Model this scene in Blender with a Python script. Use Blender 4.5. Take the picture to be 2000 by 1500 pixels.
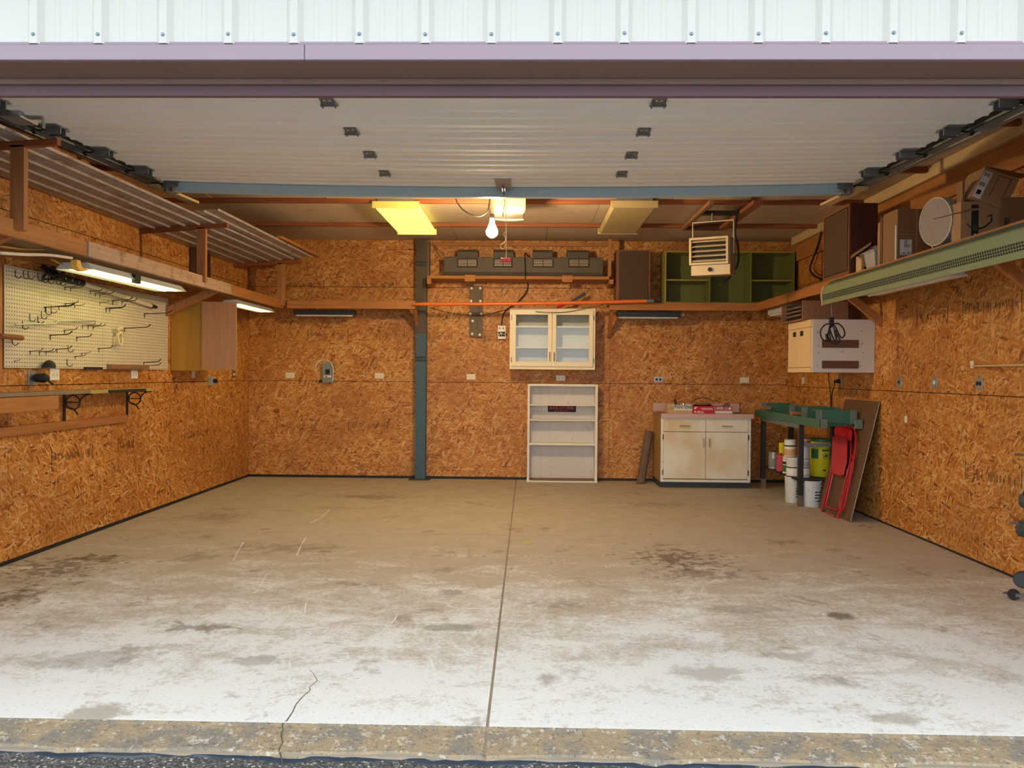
import bpy, bmesh, math, random
from mathutils import Vector, Matrix
R = math.radians
random.seed(7)
S = bpy.context.scene
COL = S.collection
for o in list(bpy.data.objects): bpy.data.objects.remove(o)

# ------------------------------------------------------------------ camera
F, YAW, PIT, ROL, CH = 1507.4, .0216, .0131, .0084, 1.365
fw = Vector((-math.sin(YAW)*math.cos(PIT), math.cos(YAW)*math.cos(PIT), -math.sin(PIT)))
r0 = Vector((math.cos(YAW), math.sin(YAW), 0)); u0 = r0.cross(fw)
RT = r0*math.cos(ROL)+u0*math.sin(ROL); UP = u0*math.cos(ROL)-r0*math.sin(ROL)
cd = bpy.data.cameras.new('camera'); cam = bpy.data.objects.new('camera', cd); COL.objects.link(cam)
cd.sensor_width = 36; cd.lens = 36*F/2000; cd.clip_end = 200; cd.clip_start = .05
cam.matrix_world = Matrix(((RT.x, UP.x, -fw.x, 0), (RT.y, UP.y, -fw.y, 0), (RT.z, UP.z, -fw.z, CH), (0, 0, 0, 1)))
S.camera = cam

# ------------------------------------------------------------------ world and exposure
SKY = 2.45; BULB = 760.0; OPENER = 13.0; TUBE = 5.5; CEILLIGHT = 1.35
w = bpy.data.worlds.new('overcast_sky'); S.world = w; w.use_nodes = True
bg = w.node_tree.nodes['Background']; bg.inputs[0].default_value = (.90, .965, 1, 1); bg.inputs[1].default_value = SKY
S.view_settings.view_transform = 'Standard'; S.view_settings.look = 'None'
S.view_settings.exposure = 0.25; S.view_settings.gamma = 1
S.view_settings.use_curve_mapping = False

# ------------------------------------------------------------------ pixel helpers (2000 x 1500 frame)
CAM = Vector((0, 0, CH))
def ray(px, py): return fw + RT*((px-1000)/F) - UP*((py-750)/F)
def P(px, py, Y): d = ray(px, py); return CAM + d*(Y/d.y)
def PX(px, py, X): d = ray(px, py); return CAM + d*(X/d.x)
def PZ(px, py, Z): d = ray(px, py); return CAM + d*((Z-CH)/d.z)
XL, XR, YB, ZC = -3.636, 3.32, 9.947, 3.08

# ------------------------------------------------------------------ mesh helpers
class MB:
    def __init__(s): s.v = []; s.f = []
    def add(s, vs, fs):
        n = len(s.v); s.v += [tuple(p) for p in vs]; s.f += [tuple(i+n for i in f) for f in fs]; return s
    def hexa(s, p):
        return s.add(p, [(0, 1, 2, 3), (4, 7, 6, 5), (0, 4, 5, 1), (1, 5, 6, 2), (2, 6, 7, 3), (3, 7, 4, 0)])
    def box(s, x0, x1, y0, y1, z0, z1):
        return s.hexa([(x0, y0, z0), (x1, y0, z0), (x1, y1, z0), (x0, y1, z0), (x0, y0, z1), (x1, y0, z1), (x1, y1, z1), (x0, y1, z1)])
    def obox(s, c, sx, sy, sz, m=None):
        m = m or Matrix.Identity(3); c = Vector(c)
        q = [(-1, -1, -1), (1, -1, -1), (1, 1, -1), (-1, 1, -1), (-1, -1, 1), (1, -1, 1), (1, 1, 1), (-1, 1, 1)]
        return s.hexa([c + m @ Vector((a*sx/2, b*sy/2, d*sz/2)) for a, b, d in q])
    def beam(s, p0, p1, w, h, up=(0, 0, 1)):
        p0 = Vector(p0); p1 = Vector(p1); d = (p1-p0).normalized(); u = Vector(up)
        a = d.cross(u).normalized(); b = a.cross(d).normalized()
        q = []
        for p in (p0, p1): q += [p-a*w/2-b*h/2, p+a*w/2-b*h/2, p+a*w/2+b*h/2, p-a*w/2+b*h/2]
        return s.hexa(q)
    def poly(s, pts, vec):
        n = len(pts); v = Vector(vec); a = [Vector(p) for p in pts]
        return s.add(a+[p+v for p in a], [tuple(range(n))[::-1], tuple(range(n, 2*n))]+[(i, (i+1) % n, n+(i+1) % n, n+i) for i in range(n)])
    def loft(s, rings, caps=True, closed=True):
        n = len(rings[0]); v = [p for r in rings for p in r]; f = []
        for k in range(len(rings)-1):
            for i in range(n if closed else n-1):
                j = (i+1) % n; f.append((k*n+i, k*n+j, (k+1)*n+j, (k+1)*n+i))
        if caps: f.append(tuple(range(n))[::-1]); f.append(tuple((len(rings)-1)*n+i for i in range(n)))
        return s.add(v, f)
    def cyl(s, p0, p1, r0, r1=None, n=14, caps=True):
        return s.tube([p0, p1], [r0, r0 if r1 is None else r1], n, caps)
    def tube(s, pts, r, n=8, caps=True):
        pts = [Vector(p) for p in pts]; m = len(pts)
        if not isinstance(r, (list, tuple)): r = [r]*m
        t = [(pts[min(i+1, m-1)]-pts[max(i-1, 0)]).normalized() for i in range(m)]
        a = t[0].orthogonal().normalized(); rings = []
        for i in range(m):
            a = (a - t[i]*a.dot(t[i])).normalized(); b = t[i].cross(a)
            rings.append([pts[i]+(a*math.cos(2*math.pi*k/n)+b*math.sin(2*math.pi*k/n))*r[i] for k in range(n)])
        return s.loft(rings, caps)
    def lathe(s, prof, c=(0, 0, 0), ax=(0, 0, 1), n=24):
        ax = Vector(ax).normalized(); a = ax.orthogonal().normalized(); b = ax.cross(a); c = Vector(c); rings = []
        for r, z in prof: rings.append([c+ax*z+(a*math.cos(2*math.pi*k/n)+b*math.sin(2*math.pi*k/n))*max(r, 1e-4) for k in range(n)])
        return s.loft(rings)
    def build(s, name, mat, parent=None, bev=0, smooth=False, kind=None):
        me = bpy.data.meshes.new(name); me.from_pydata(s.v, [], s.f)
        bm = bmesh.new(); bm.from_mesh(me); bmesh.ops.recalc_face_normals(bm, faces=bm.faces); bm.to_mesh(me); bm.free()
        if smooth: me.shade_smooth(); me.set_sharp_from_angle(angle=R(38))
        me.materials.append(mat)
        return put(name, me, parent, bev, kind)
def put(name, me, parent=None, bev=0, kind=None):
    o = bpy.data.objects.new(name, me); COL.objects.link(o)
    if parent: o.parent = parent; o.matrix_parent_inverse = Matrix.Translation(-ORG.get(parent.name, Vector()))
    if bev:
        b = o.modifiers.new('bevel', 'BEVEL'); b.width = bev; b.segments = 2; b.limit_method = 'ANGLE'; b.angle_limit = R(50)
    if kind: o['kind'] = kind
    return o
ORG = {}
def tag(o, label, cat, group=None, kind=None):
    o['label'] = label; o['category'] = cat
    if group: o['group'] = group
    if kind: o['kind'] = kind
    return o
def thing(name, label, cat, loc=(0, 0, 0), group=None, kind=None):
    o = bpy.data.objects.new(name, None); COL.objects.link(o); o.location = loc; o.empty_display_size = .05
    ORG[o.name] = Vector(loc)
    return tag(o, label, cat, group, kind)
def dup(root, loc, rotz=None, label=None):
    r = root.copy(); COL.objects.link(r); r.location = loc
    if rotz is not None: r.rotation_euler[2] = rotz
    if label: r['label'] = label
    for ch in list(root.children):
        c = ch.copy(); COL.objects.link(c); c.parent = r
        for g in list(ch.children): d = g.copy(); COL.objects.link(d); d.parent = c
    return r
def text(name, body, size, mw, mat, parent=None, ext=.0004, sx=1.0, bold=0):
    c = bpy.data.curves.new('t', 'FONT'); c.body = body; c.size = size; c.align_x = 'CENTER'; c.align_y = 'CENTER'; c.extrude = ext; c.offset = bold
    o = bpy.data.objects.new('t', c); COL.objects.link(o); dg = bpy.context.evaluated_depsgraph_get(); dg.update()
    me = bpy.data.meshes.new_from_object(o.evaluated_get(dg)); bpy.data.objects.remove(o); bpy.data.curves.remove(c)
    me.transform(mw @ Matrix.Diagonal((sx, 1, 1, 1))); me.name = name; me.materials.clear(); me.materials.append(mat)
    return put(name, me, parent)
def frame_m(o, right, up):
    r = Vector(right).normalized(); u = Vector(up).normalized(); n = r.cross(u)
    return Matrix(((r.x, u.x, n.x, o[0]), (r.y, u.y, n.y, o[1]), (r.z, u.z, n.z, o[2]), (0, 0, 0, 1)))
def pb(m, x0, y0, x1, y1, Y, dep):
    a = P(x0, y1, Y); b = P(x1, y0, Y); return m.box(a.x, b.x, Y, Y+dep, a.z, b.z)
def arc(c, r, a0, a1, u, v, n=12):
    c = Vector(c); u = Vector(u); v = Vector(v)
    return [c+u*r*math.cos(R(a0+(a1-a0)*i/n))+v*r*math.sin(R(a0+(a1-a0)*i/n)) for i in range(n+1)]
def smoothpath(pts, k=6):
    pts = [Vector(p) for p in pts]; out = []
    for i in range(len(pts)-1):
        a = pts[max(i-1, 0)]; b = pts[i]; c = pts[i+1]; d = pts[min(i+2, len(pts)-1)]
        for j in range(k):
            t = j/k; out.append(.5*((2*b)+(c-a)*t+(2*a-5*b+4*c-d)*t*t+(3*b-a-3*c+d)*t**3))
    return out+[pts[-1]]

# ------------------------------------------------------------------ materials
class NT:
    def __init__(s, name):
        s.m = bpy.data.materials.new(name); s.m.use_nodes = True; s.t = s.m.node_tree; s.b = s.t.nodes['Principled BSDF']
    def n(s, ty, **kw):
        x = s.t.nodes.new(ty)
        for k, v in kw.items():
            if k.startswith('i_'):
                key = k[2:]; key = int(key) if key.isdigit() else key.replace('_', ' ')
                if hasattr(v, 'links'): s.t.links.new(v, x.inputs[key])
                else: x.inputs[key].default_value = v
            else: setattr(x, k, v)
        return x
    def math(s, op, a, b=0.0, c=None, clamp=False):
        x = s.n('ShaderNodeMath', operation=op, use_clamp=clamp)
        for i, q in enumerate((a, b) if c is None else (a, b, c)):
            if hasattr(q, 'links'): s.t.links.new(q, x.inputs[i])
            else: x.inputs[i].default_value = q
        return x.outputs[0]
    def mix(s, fac, a, b, mode='MIX'):
        x = s.n('ShaderNodeMix', data_type='RGBA', blend_type=mode)
        for k, q in ((0, fac), (6, a), (7, b)):
            if hasattr(q, 'links'): s.t.links.new(q, x.inputs[k])
            elif k == 0: x.inputs[0].default_value = q
            else: x.inputs[k].default_value = (*q[:3], 1)
        return x.outputs[2]
    def ramp(s, fac, stops, interp='LINEAR'):
        x = s.n('ShaderNodeValToRGB'); s.t.links.new(fac, x.inputs[0]); e = x.color_ramp.elements; x.color_ramp.interpolation = interp
        while len(e) < len(stops): e.new(.5)
        for i, (p, c) in enumerate(stops): e[i].position = p; e[i].color = (*c, 1) if not isinstance(c, (int, float)) else (c, c, c, 1)
        return x.outputs[0]
    def coord(s): return s.n('ShaderNodeTexCoord').outputs['Object']
    def noise(s, vec, scale, detail=4, rough=.55, dist=0):
        x = s.n('ShaderNodeTexNoise', i_Scale=scale, i_Detail=detail, i_Roughness=rough, i_Distortion=dist); s.t.links.new(vec, x.inputs['Vector']); return x.outputs[0]
    def mapv(s, vec, loc=(0, 0, 0), rot=(0, 0, 0), sc=(1, 1, 1)):
        x = s.n('ShaderNodeMapping'); s.t.links.new(vec, x.inputs[0]); x.inputs[1].default_value = loc; x.inputs[2].default_value = rot; x.inputs[3].default_value = sc; return x.outputs[0]
    def set(s, col=None, rough=None, metal=None, bump=None, bd=.002, bs=.5):
        for k, q in (('Base Color', col), ('Roughness', rough), ('Metallic', metal)):
            if q is None: continue
            if hasattr(q, 'links'): s.t.links.new(q, s.b.inputs[k])
            else: s.b.inputs[k].default_value = q if not isinstance(q, tuple) else (*q[:3], 1)
        if bump is not None:
            x = s.n('ShaderNodeBump', i_Strength=bs, i_Distance=bd); s.t.links.new(bump, x.inputs['Height']); s.t.links.new(x.outputs[0], s.b.inputs['Normal'])
        return s.m
def mul(c, k): return tuple(min(1, a*k) for a in c)
def paint(name, c, rough=.5, metal=0, var=.12, sc=6, dirt=None, dirtamt=.0, spec=None):
    t = NT(name); v = t.coord(); n = t.noise(v, sc, 5)
    col = t.mix(n, mul(c, 1-var), mul(c, 1+var))
    if dirt:
        n2 = t.noise(v, sc*2.3, 8, .7); col = t.mix(t.ramp(n2, [(.62-dirtamt, 0), (.74-dirtamt*.6, 1)]), col, dirt)
    t.set(col, t.math('ADD', t.math('MULTIPLY', n, .2), rough-.1), metal)
    if spec is not None: t.b.inputs['Specular IOR Level'].default_value = spec
    return t.m
def wood(name, c, axis='X', var=.35, sc=14, rough=.65, dirt=None):
    t = NT(name); v = t.coord(); k = {'X': (.06, 1, 1), 'Y': (1, .06, 1), 'Z': (1, 1, .06)}[axis]
    mv = t.mapv(v, sc=k); n = t.noise(mv, sc*2, 6, .65, .6); n2 = t.noise(v, 2.2, 3)
    col = t.mix(t.ramp(n, [(.3, 0), (.7, 1)]), mul(c, 1-var), mul(c, 1+var*.6)); col = t.mix(t.math('MULTIPLY', n2, .5), col, mul(c, .55))
    if dirt: col = t.mix(t.ramp(t.noise(v, 9, 8, .7), [(.52, 0), (.68, 1)]), col, dirt)
    return t.set(col, rough, 0, n, .001, .3)
def emit(name, c, k):
    t = NT(name); t.b.inputs['Base Color'].default_value = (*c, 1); t.b.inputs['Emission Color'].default_value = (*c, 1); t.b.inputs['Emission Strength'].default_value = k; return t.m
def osb(name, ax, tilt=0.0):
    t = NT(name); v = t.coord(); sp = t.n('ShaderNodeSeparateXYZ'); t.t.links.new(v, sp.inputs[0])
    cb = t.n('ShaderNodeCombineXYZ'); t.t.links.new(sp.outputs[ax], cb.inputs[0]); t.t.links.new(sp.outputs[2], cb.inputs[1]); uv = cb.outputs[0]
    dn = t.n('ShaderNodeTexNoise', i_Scale=5.0, i_Detail=2.0); t.t.links.new(uv, dn.inputs['Vector'])
    dv = t.n('ShaderNodeVectorMath', operation='MULTIPLY_ADD'); t.t.links.new(dn.outputs[1], dv.inputs[0]); dv.inputs[1].default_value = (.02, .02, 0); t.t.links.new(uv, dv.inputs[2]); uv = dv.outputs[0]
    val = None
    LAY = [(.10, 11, 52, 0), (-.42, 13, 60, .55), (.62, 9, 46, .6), (1.25, 12, 58, .68), (-1.0, 14, 66, .66), (.02, 15, 74, .6), (2.0, 11, 52, .8)]
    for i, (a, l, wd, th) in enumerate(LAY):
        mv = t.mapv(uv, (i*3.7, i*1.9, 0), (0, 0, a+tilt), (1, 1, 1)); mv = t.mapv(mv, sc=(l, wd, 1))
        vo = t.n('ShaderNodeTexVoronoi', voronoi_dimensions='2D', i_Scale=1.0); t.t.links.new(mv, vo.inputs['Vector'])
        s2 = t.n('ShaderNodeSeparateColor'); t.t.links.new(vo.outputs['Color'], s2.inputs[0]); q = s2.outputs[0]
        if val is None: val = q
        else:
            m = t.math('GREATER_THAN', s2.outputs[1], th)
            x = t.n('ShaderNodeMix', data_type='FLOAT'); t.t.links.new(m, x.inputs[0]); t.t.links.new(val, x.inputs[2]); t.t.links.new(q, x.inputs[3]); val = x.outputs[0]
    col = t.ramp(val, [(.02, (.19, .052, .008)), (.10, (.41, .13, .019)), (.40, (.60, .225, .034)), (.75, (.70, .305, .06)), (.93, (.79, .42, .12)), (1, (.88, .59, .27))])
    hv = t.mapv(t.mapv(uv, (9.1, 4.3, 0), (0, 0, tilt-.55)), sc=(13, 105, 1)); hv2 = t.mapv(t.mapv(uv, (2.1, 7.3, 0), (0, 0, tilt+.75)), sc=(12, 95, 1))
    for q, cc in ((hv, (.88, .58, .26)), (hv2, (.84, .52, .20))):
        vo = t.n('ShaderNodeTexVoronoi', voronoi_dimensions='2D', i_Scale=1.0); t.t.links.new(q, vo.inputs['Vector']); s2 = t.n('ShaderNodeSeparateColor'); t.t.links.new(vo.outputs['Color'], s2.inputs[0])
        col = t.mix(t.math('MULTIPLY', t.math('GREATER_THAN', s2.outputs[1], .91), .55), col, cc)
    fine = t.noise(uv, 60, 2); col = t.mix(t.ramp(fine, [(.35, .35), (.6, 0)]), col, (.22, .07, .012))
    big = t.noise(uv, 1.1, 4, .6); col = t.mix(t.ramp(big, [(.40, .45), (.62, 0)]), col, (.30, .10, .02))
    col = t.mix(t.ramp(big, [(.60, 0), (.80, .65)]), col, (.10, .042, .016))
    return t.set(col, .55, 0, fine, .001, .25)
OSBX = osb('osb_board', 0); OSBY = osb('osb_board_side', 1, .9)
M = {}
M['black'] = paint('black_rubber', (.012, .012, .014), .6)
M['blackm'] = paint('black_steel', (.03, .032, .035), .45, .3)
M['dark'] = paint('dark_void', (.02, .016, .013), .8)
M['white'] = paint('white_paint', (.82, .80, .74), .45, dirt=(.45, .36, .24), dirtamt=.02)
M['cream'] = paint('cream_paint', (.86, .76, .55), .42, dirt=(.35, .24, .12), dirtamt=-.02)
M['plate'] = paint('ivory_plastic', (.80, .74, .60), .4, var=.04)
M['platew'] = paint('white_plastic', (.85, .85, .82), .4, var=.04)
M['slot'] = paint('outlet_slot', (.10, .08, .06), .6)
M['steel'] = paint('galvanised_steel', (.42, .45, .48), .38, .75, .2, 9)
M['steeld'] = paint('dull_dark_steel', (.21, .23, .25), .45, .5, .3, 12)
M['strut'] = paint('sky_sheen_strut', (.42, .60, .74), .35, .0, .1, 4)  # bluish steel with the sky's reflection put into the base colour
M['chrome'] = paint('chrome', (.75, .75, .75), .18, 1, .05)
M['door'] = paint('door_white_steel', (.84, .87, .88), .72, 0, .06, 1.2)
M['siding'] = paint('white_siding', (.655, .665, .635), .55, 0, .04, 1.5)
M['screw'] = paint('grey_screw', (.22, .29, .34), .4, .3)
M['purple'] = paint('mauve_trim', (.33, .25, .31), .45, 0, .08, 3)
M['purpled'] = paint('mauve_stop', (.15, .083, .105), .55, 0, .15, 3)
M['brownsof'] = paint('brown_soffit', (.215, .135, .11), .55, 0, .12, 3)
M['beam'] = wood('orange_beam', (.50, .20, .055), 'X')
M['beamy'] = wood('orange_beam_y', (.50, .20, .055), 'Y')
M['beamz'] = wood('orange_beam_z', (.48, .20, .065), 'Z')
M['redw'] = wood('red_batten', (.33, .10, .035), 'X')
M['redwy'] = wood('red_brown_rail', (.30, .10, .04), 'Y')
M['pale'] = wood('pale_pine', (.72, .52, .28), 'Y', .2)
M['pink'] = wood('pinkish_board', (.56, .38, .27), 'Y', .25, dirt=(.25, .15, .09))
M['mustard'] = wood('mustard_plywood', (.56, .28, .03), 'Z', .15)
M['plyd'] = wood('lauan_door', (.52, .27, .13), 'Z', .22)
M['deck'] = wood('grey_deck', (.34, .24, .15), 'Y', .3)
M['deckx'] = wood('grey_deck_x', (.34, .24, .15), 'X', .3)
M['weath'] = wood('weathered_plank', (.20, .145, .10), 'Z', .5)
M['ply'] = wood('red_plywood', (.34, .16, .09), 'Y', .3)
M['walnut'] = wood('walnut_veneer', (.085, .025, .014), 'Z', .3)
M['walnutl'] = wood('speaker_rim', (.24, .10, .045), 'Z', .25)
M['grille'] = paint('brown_grille_cloth', (.085, .05, .032), .9, 0, .15, 40)
M['hard'] = paint('hardboard', (.14, .075, .04), .6, 0, .2, 5)
M['orange'] = paint('orange_pole', (.80, .17, .025), .35, 0, .08, 5)
M['green'] = paint('olive_green_paint', (.15, .155, .035), .6, 0, .15, 4)
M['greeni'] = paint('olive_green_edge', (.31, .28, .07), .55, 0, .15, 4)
M['gfix'] = paint('sage_green_steel', (.30, .36, .20), .42, .1, .1, 4)
M['gfix_shade'] = paint('shaded_sage_steel', (.10, .13, .09), .5, .1)  # sage green darkened to hold the shade of the upper slope
M['tgreen'] = paint('green_enamel', (.04, .17, .11), .45, .1, .35, 8, dirt=(.14, .12, .10), dirtamt=.1)
M['tedge'] = paint('worn_green_end', (.17, .22, .18), .5, .2, .3, 14)
M['red'] = paint('red_enamel', (.52, .012, .022), .32, 0, .12, 6)
M['card'] = paint('cardboard', (.40, .23, .12), .8, 0, .1, 5)
M['cardd'] = paint('cardboard_dark', (.26, .14, .065), .8, 0, .12, 5)
M['print'] = paint('black_print', (.012, .012, .012), .7)
M['label'] = paint('paper_label', (.78, .76, .72), .7, 0, .03)
M['galv'] = paint('old_galvanised', (.42, .43, .43), .5, .35, .25, 14, dirt=(.62, .63, .63), dirtamt=.1)
M['pailb'] = paint('pail_bottom', (.24, .22, .225), .6, .2, .2, 14, dirt=(.36, .12, .15), dirtamt=.08)
M['bluep'] = paint('blue_post_paint', (.05, .105, .135), .45, .1, .25, 4, dirt=(.035, .04, .045), dirtamt=.02)
M['rawst'] = paint('bare_post_steel', (.085, .06, .04), .5, .1, .5, 9, dirt=(.22, .18, .13), dirtamt=.03)
M['duct'] = paint('grey_enclosure', (.085, .066, .052), .6, .0, .25, 7, dirt=(.05, .035, .025), dirtamt=.04)
M['ductl'] = paint('louvre_slat', (.72, .60, .54), .5, .2, .1, 7)
M['grey'] = paint('grey_breaker', (.22, .25, .25), .5, .1, .08)
M['greyp'] = paint('grey_plastic', (.40, .41, .43), .5)
M['heater'] = paint('beige_heater', (.74, .60, .38), .45, 0, .08, 4)
M['heaters'] = paint('taupe_heater_side', (.30, .25, .21), .5, .1, .1, 4)
M['corr'] = paint('galvanised_sheet', (.46, .43, .43), .36, .2, .12, 2.5, dirt=(.30, .20, .17), dirtamt=.12)
M['fixw'] = paint('fixture_white', (.62, .68, .74), .4, .1, .05)
M['pinkc'] = paint('pink_laminate', (.62, .40, .37), .45, 0, .06, 5)
M['counter'] = paint('brown_counter', (.30, .17, .12), .5, 0, .15, 6)
M['cside'] = paint('tan_cabinet_side', (.38, .24, .09), .55, 0, .15, 3)
M['cabw'] = paint('stained_white_cabinet', (.80, .76, .64), .45, 0, .08, 3, dirt=(.58, .38, .15), dirtamt=.09)
def cabm():
    t = NT('stained_white_cabinet'); v = t.coord(); n = t.noise(t.mapv(v, (1.3, 0, 2.2), sc=(1, 1, .8)), 2.6, 3, .5); sp = t.noise(v, 45, 4, .7)
    c = t.mix(t.ramp(n, [(.40, 0), (.66, .75)]), (.80, .77, .66), (.66, .45, .18)); c = t.mix(t.ramp(sp, [(.64, 0), (.72, .7)]), c, (.33, .20, .08)); return t.set(c, .45)
M['cabw'] = cabm()
M['kick'] = paint('charcoal_kick', (.035, .045, .05), .5, 0, .4, 8)
M['ybucket'] = paint('yellow_plastic', (.80, .68, .02), .4, 0, .06)
M['gbucket'] = paint('green_lid', (.03, .16, .05), .4)
M['wbucket'] = paint('white_bucket', (.66, .68, .68), .45, 0, .06, 9, dirt=(.30, .25, .18), dirtamt=.03)
M['copper'] = paint('copper_can', (.42, .18, .09), .4, .3)
M['yl'] = paint('pale_yellow_front', (.80, .60, .33), .5, 0, .04, 3)
M['wpan'] = paint('white_side_panel', (.66, .63, .60), .5, 0, .05, 3)
M['brst'] = paint('brown_strip', (.13, .055, .035), .5)
M['yellow'] = paint('yellow_tape', (.85, .52, .10), .55)
M['ywire'] = paint('yellow_wire', (.45, .34, .10), .55)
M['polec'] = paint('cream_pole', (.72, .66, .50), .4)
M['sealer'] = paint('blue_black_tar', (.028, .042, .065), .35, 0, .5, 30)
M['ink'] = paint('stencil_ink', (.075, .03, .012), .8, 0, .3, 30)
M['pinkhan'] = paint('red_handle', (.75, .05, .12), .4)
M['rope'] = paint('cotton_rope', (.72, .58, .38), .8)
M['log'] = paint('grey_brown_post', (.16, .10, .07), .8, 0, .35, 10)
M['leaf'] = paint('yellow_green_leaf', (.50, .62, .08), .6)
M['bulb'] = emit('bulb_glow', (1, .72, .38), BULB)
M['lensw'] = emit('opener_lens_glow', (1, .66, .13), OPENER*.16)
M['lensr'] = emit('opener_rear_glow', (1, .68, .22), OPENER*.1)
M['tube'] = emit('fluorescent_tube', (1, .89, .27), TUBE)
M['clit'] = emit('lit_diffuser', (.95, .93, .16), CEILLIGHT)
M['cunlit'] = paint('unlit_diffuser', (.52, .42, .22), .45, 0, .15, 2.5)
def glassm():
    t = NT('cabinet_glass'); tr = t.n('ShaderNodeBsdfTransparent', i_0=(.93, .95, .95, 1)); gl = t.n('ShaderNodeBsdfGlossy', i_Roughness=.03)
    fr = t.n('ShaderNodeFresnel', i_IOR=1.5); mx = t.n('ShaderNodeMixShader'); t.t.links.new(fr.outputs[0], mx.inputs[0]); t.t.links.new(tr.outputs[0], mx.inputs[1]); t.t.links.new(gl.outputs[0], mx.inputs[2])
    t.t.links.new(mx.outputs[0], t.t.nodes['Material Output'].inputs[0]); return t.m
M['glass'] = glassm()
def pegm():
    t = NT('pegboard'); v = t.coord(); sp = t.n('ShaderNodeSeparateXYZ'); t.t.links.new(v, sp.inputs[0])
    def cell(o): return t.math('SUBTRACT', t.math('FRACT', t.math('MULTIPLY', o, 1/.0275)), .5)
    a = cell(sp.outputs[1]); b = cell(sp.outputs[2]); d = t.math('ADD', t.math('MULTIPLY', a, a), t.math('MULTIPLY', b, b))
    hole = t.math('LESS_THAN', d, .034); n = t.noise(v, 4, 4)
    return t.set(t.mix(hole, t.mix(n, (.60, .52, .38), (.74, .67, .52)), (.10, .06, .03)), .55)
M['peg'] = pegm()
def ceilm():
    t = NT('ceiling_fibreboard'); v = t.coord(); n = t.noise(v, 1.3, 5); n2 = t.noise(v, 7, 8, .7)
    c = t.mix(n, (.50, .39, .28), (.66, .53, .40)); c = t.mix(t.ramp(n2, [(.55, 0), (.75, .5)]), c, (.30, .20, .12)); return t.set(c, .8, 0, n2, .002, .2)
M['ceil'] = ceilm()
def asphaltm():
    t = NT('asphalt'); v = t.coord(); vo = t.n('ShaderNodeTexVoronoi', i_Scale=130.0); t.t.links.new(v, vo.inputs['Vector'])
    s2 = t.n('ShaderNodeSeparateColor'); t.t.links.new(vo.outputs['Color'], s2.inputs[0]); n = t.noise(v, 40, 6, .7)
    c = t.ramp(s2.outputs[0], [(.0, (.03, .031, .034)), (.6, (.085, .084, .085)), (.9, (.18, .175, .17)), (1, (.6, .58, .55))]); return t.set(c, .85, 0, n, .01, .8)
M['asphalt'] = asphaltm()
def concm(name, apron=False):
    t = NT(name); v = t.coord(); sp = t.n('ShaderNodeSeparateXYZ'); t.t.links.new(v, sp.inputs[0])
    n1 = t.noise(v, .8, 5, .6); n2 = t.noise(v, 5, 6, .68, .3); n3 = t.noise(v, 42, 3, .7); ns = t.noise(t.mapv(v, (3, 1, 0), (0, 0, .3), (1, 1.8, 1)), 1.7, 7, .66, .5)
    if apron:
        c = t.mix(n2, (.27, .205, .125), (.40, .315, .20)); c = t.mix(t.ramp(t.noise(v, 5.1, 9, .75), [(.47, 0), (.56, .85)]), c, (.20, .185, .16))
        c = t.mix(t.ramp(t.noise(v, 30, 6, .7), [(.56, 0), (.62, .8)]), c, (.55, .51, .44)); c = t.mix(t.ramp(t.noise(v, 70, 4, .7), [(.56, 0), (.64, .8)]), c, (.10, .085, .07)); return t.set(c, .85, 0, n3, .006, .8)
    c = t.mix(n1, (.53, .46, .365), (.50, .47, .42)); c = t.mix(t.ramp(n2, [(.35, 0), (.7, .75)]), c, (.40, .335, .25))
    # salt bloom: grows where melt water stood, from the door sill inwards
    g = t.math('SUBTRACT', 1.0, t.math('MULTIPLY', t.math('SUBTRACT', sp.outputs[1], 2.9), .34))
    g = t.math('ADD', g, t.math('MULTIPLY', t.math('SUBTRACT', ns, .5), 2.3)); g = t.math('ADD', g, t.math('MULTIPLY', t.math('SUBTRACT', n2, .5), 1.2))
    g = t.math('ADD', g, t.math('MULTIPLY', t.math('SUBTRACT', n3, .5), 1.5)); g = t.math('ADD', g, t.math('MULTIPLY', t.math('SUBTRACT', t.noise(v, 15, 4, .75), .5), 1.1))
    c = t.mix(t.ramp(g, [(.12, 0), (.42, .38), (.62, .6), (.8, .95)]), c, (.79, .815, .81)); c = t.mix(t.ramp(t.noise(v, 75, 3, .6), [(.62, 0), (.70, .55)]), c, (.30, .27, .235))
    c = t.mix(t.ramp(t.noise(v, 2.3, 7, .7, .4), [(.585, 0), (.66, .55)]), c, (.20, .145, .10))
    c = t.mix(t.ramp(n3, [(.6, 0), (.72, .35)]), c, (.22, .19, .16))
    dn = t.n('ShaderNodeTexNoise', i_Scale=11.0, i_Detail=6.0, i_Roughness=.7); t.t.links.new(v, dn.inputs['Vector'])
    for px, py, rx, ry, k, col, hard in STAINS:
        p = PZ(px, py, 0); vm = t.n('ShaderNodeVectorMath', operation='MULTIPLY_ADD'); t.t.links.new(v, vm.inputs[0]); vm.inputs[1].default_value = (1/rx, 1/ry, 0); vm.inputs[2].default_value = (-p.x/rx, -p.y/ry, 0)
        ln = t.n('ShaderNodeVectorMath', operation='LENGTH'); t.t.links.new(vm.outputs[0], ln.inputs[0])
        d = t.math('ADD', ln.outputs[1], t.math('MULTIPLY', t.math('SUBTRACT', dn.outputs[0], .5 if hard < 2.4 else (.5-.42/hard)), hard))
        c = t.mix(t.ramp(d, [(.55, k), (.95, 0)]), c, col)
    return t.set(c, .78, 0, n3, .002, .35)
BR = (.13, .085, .05); GB = (.17, .14, .105); OC = (.24, .18, .10)
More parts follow.
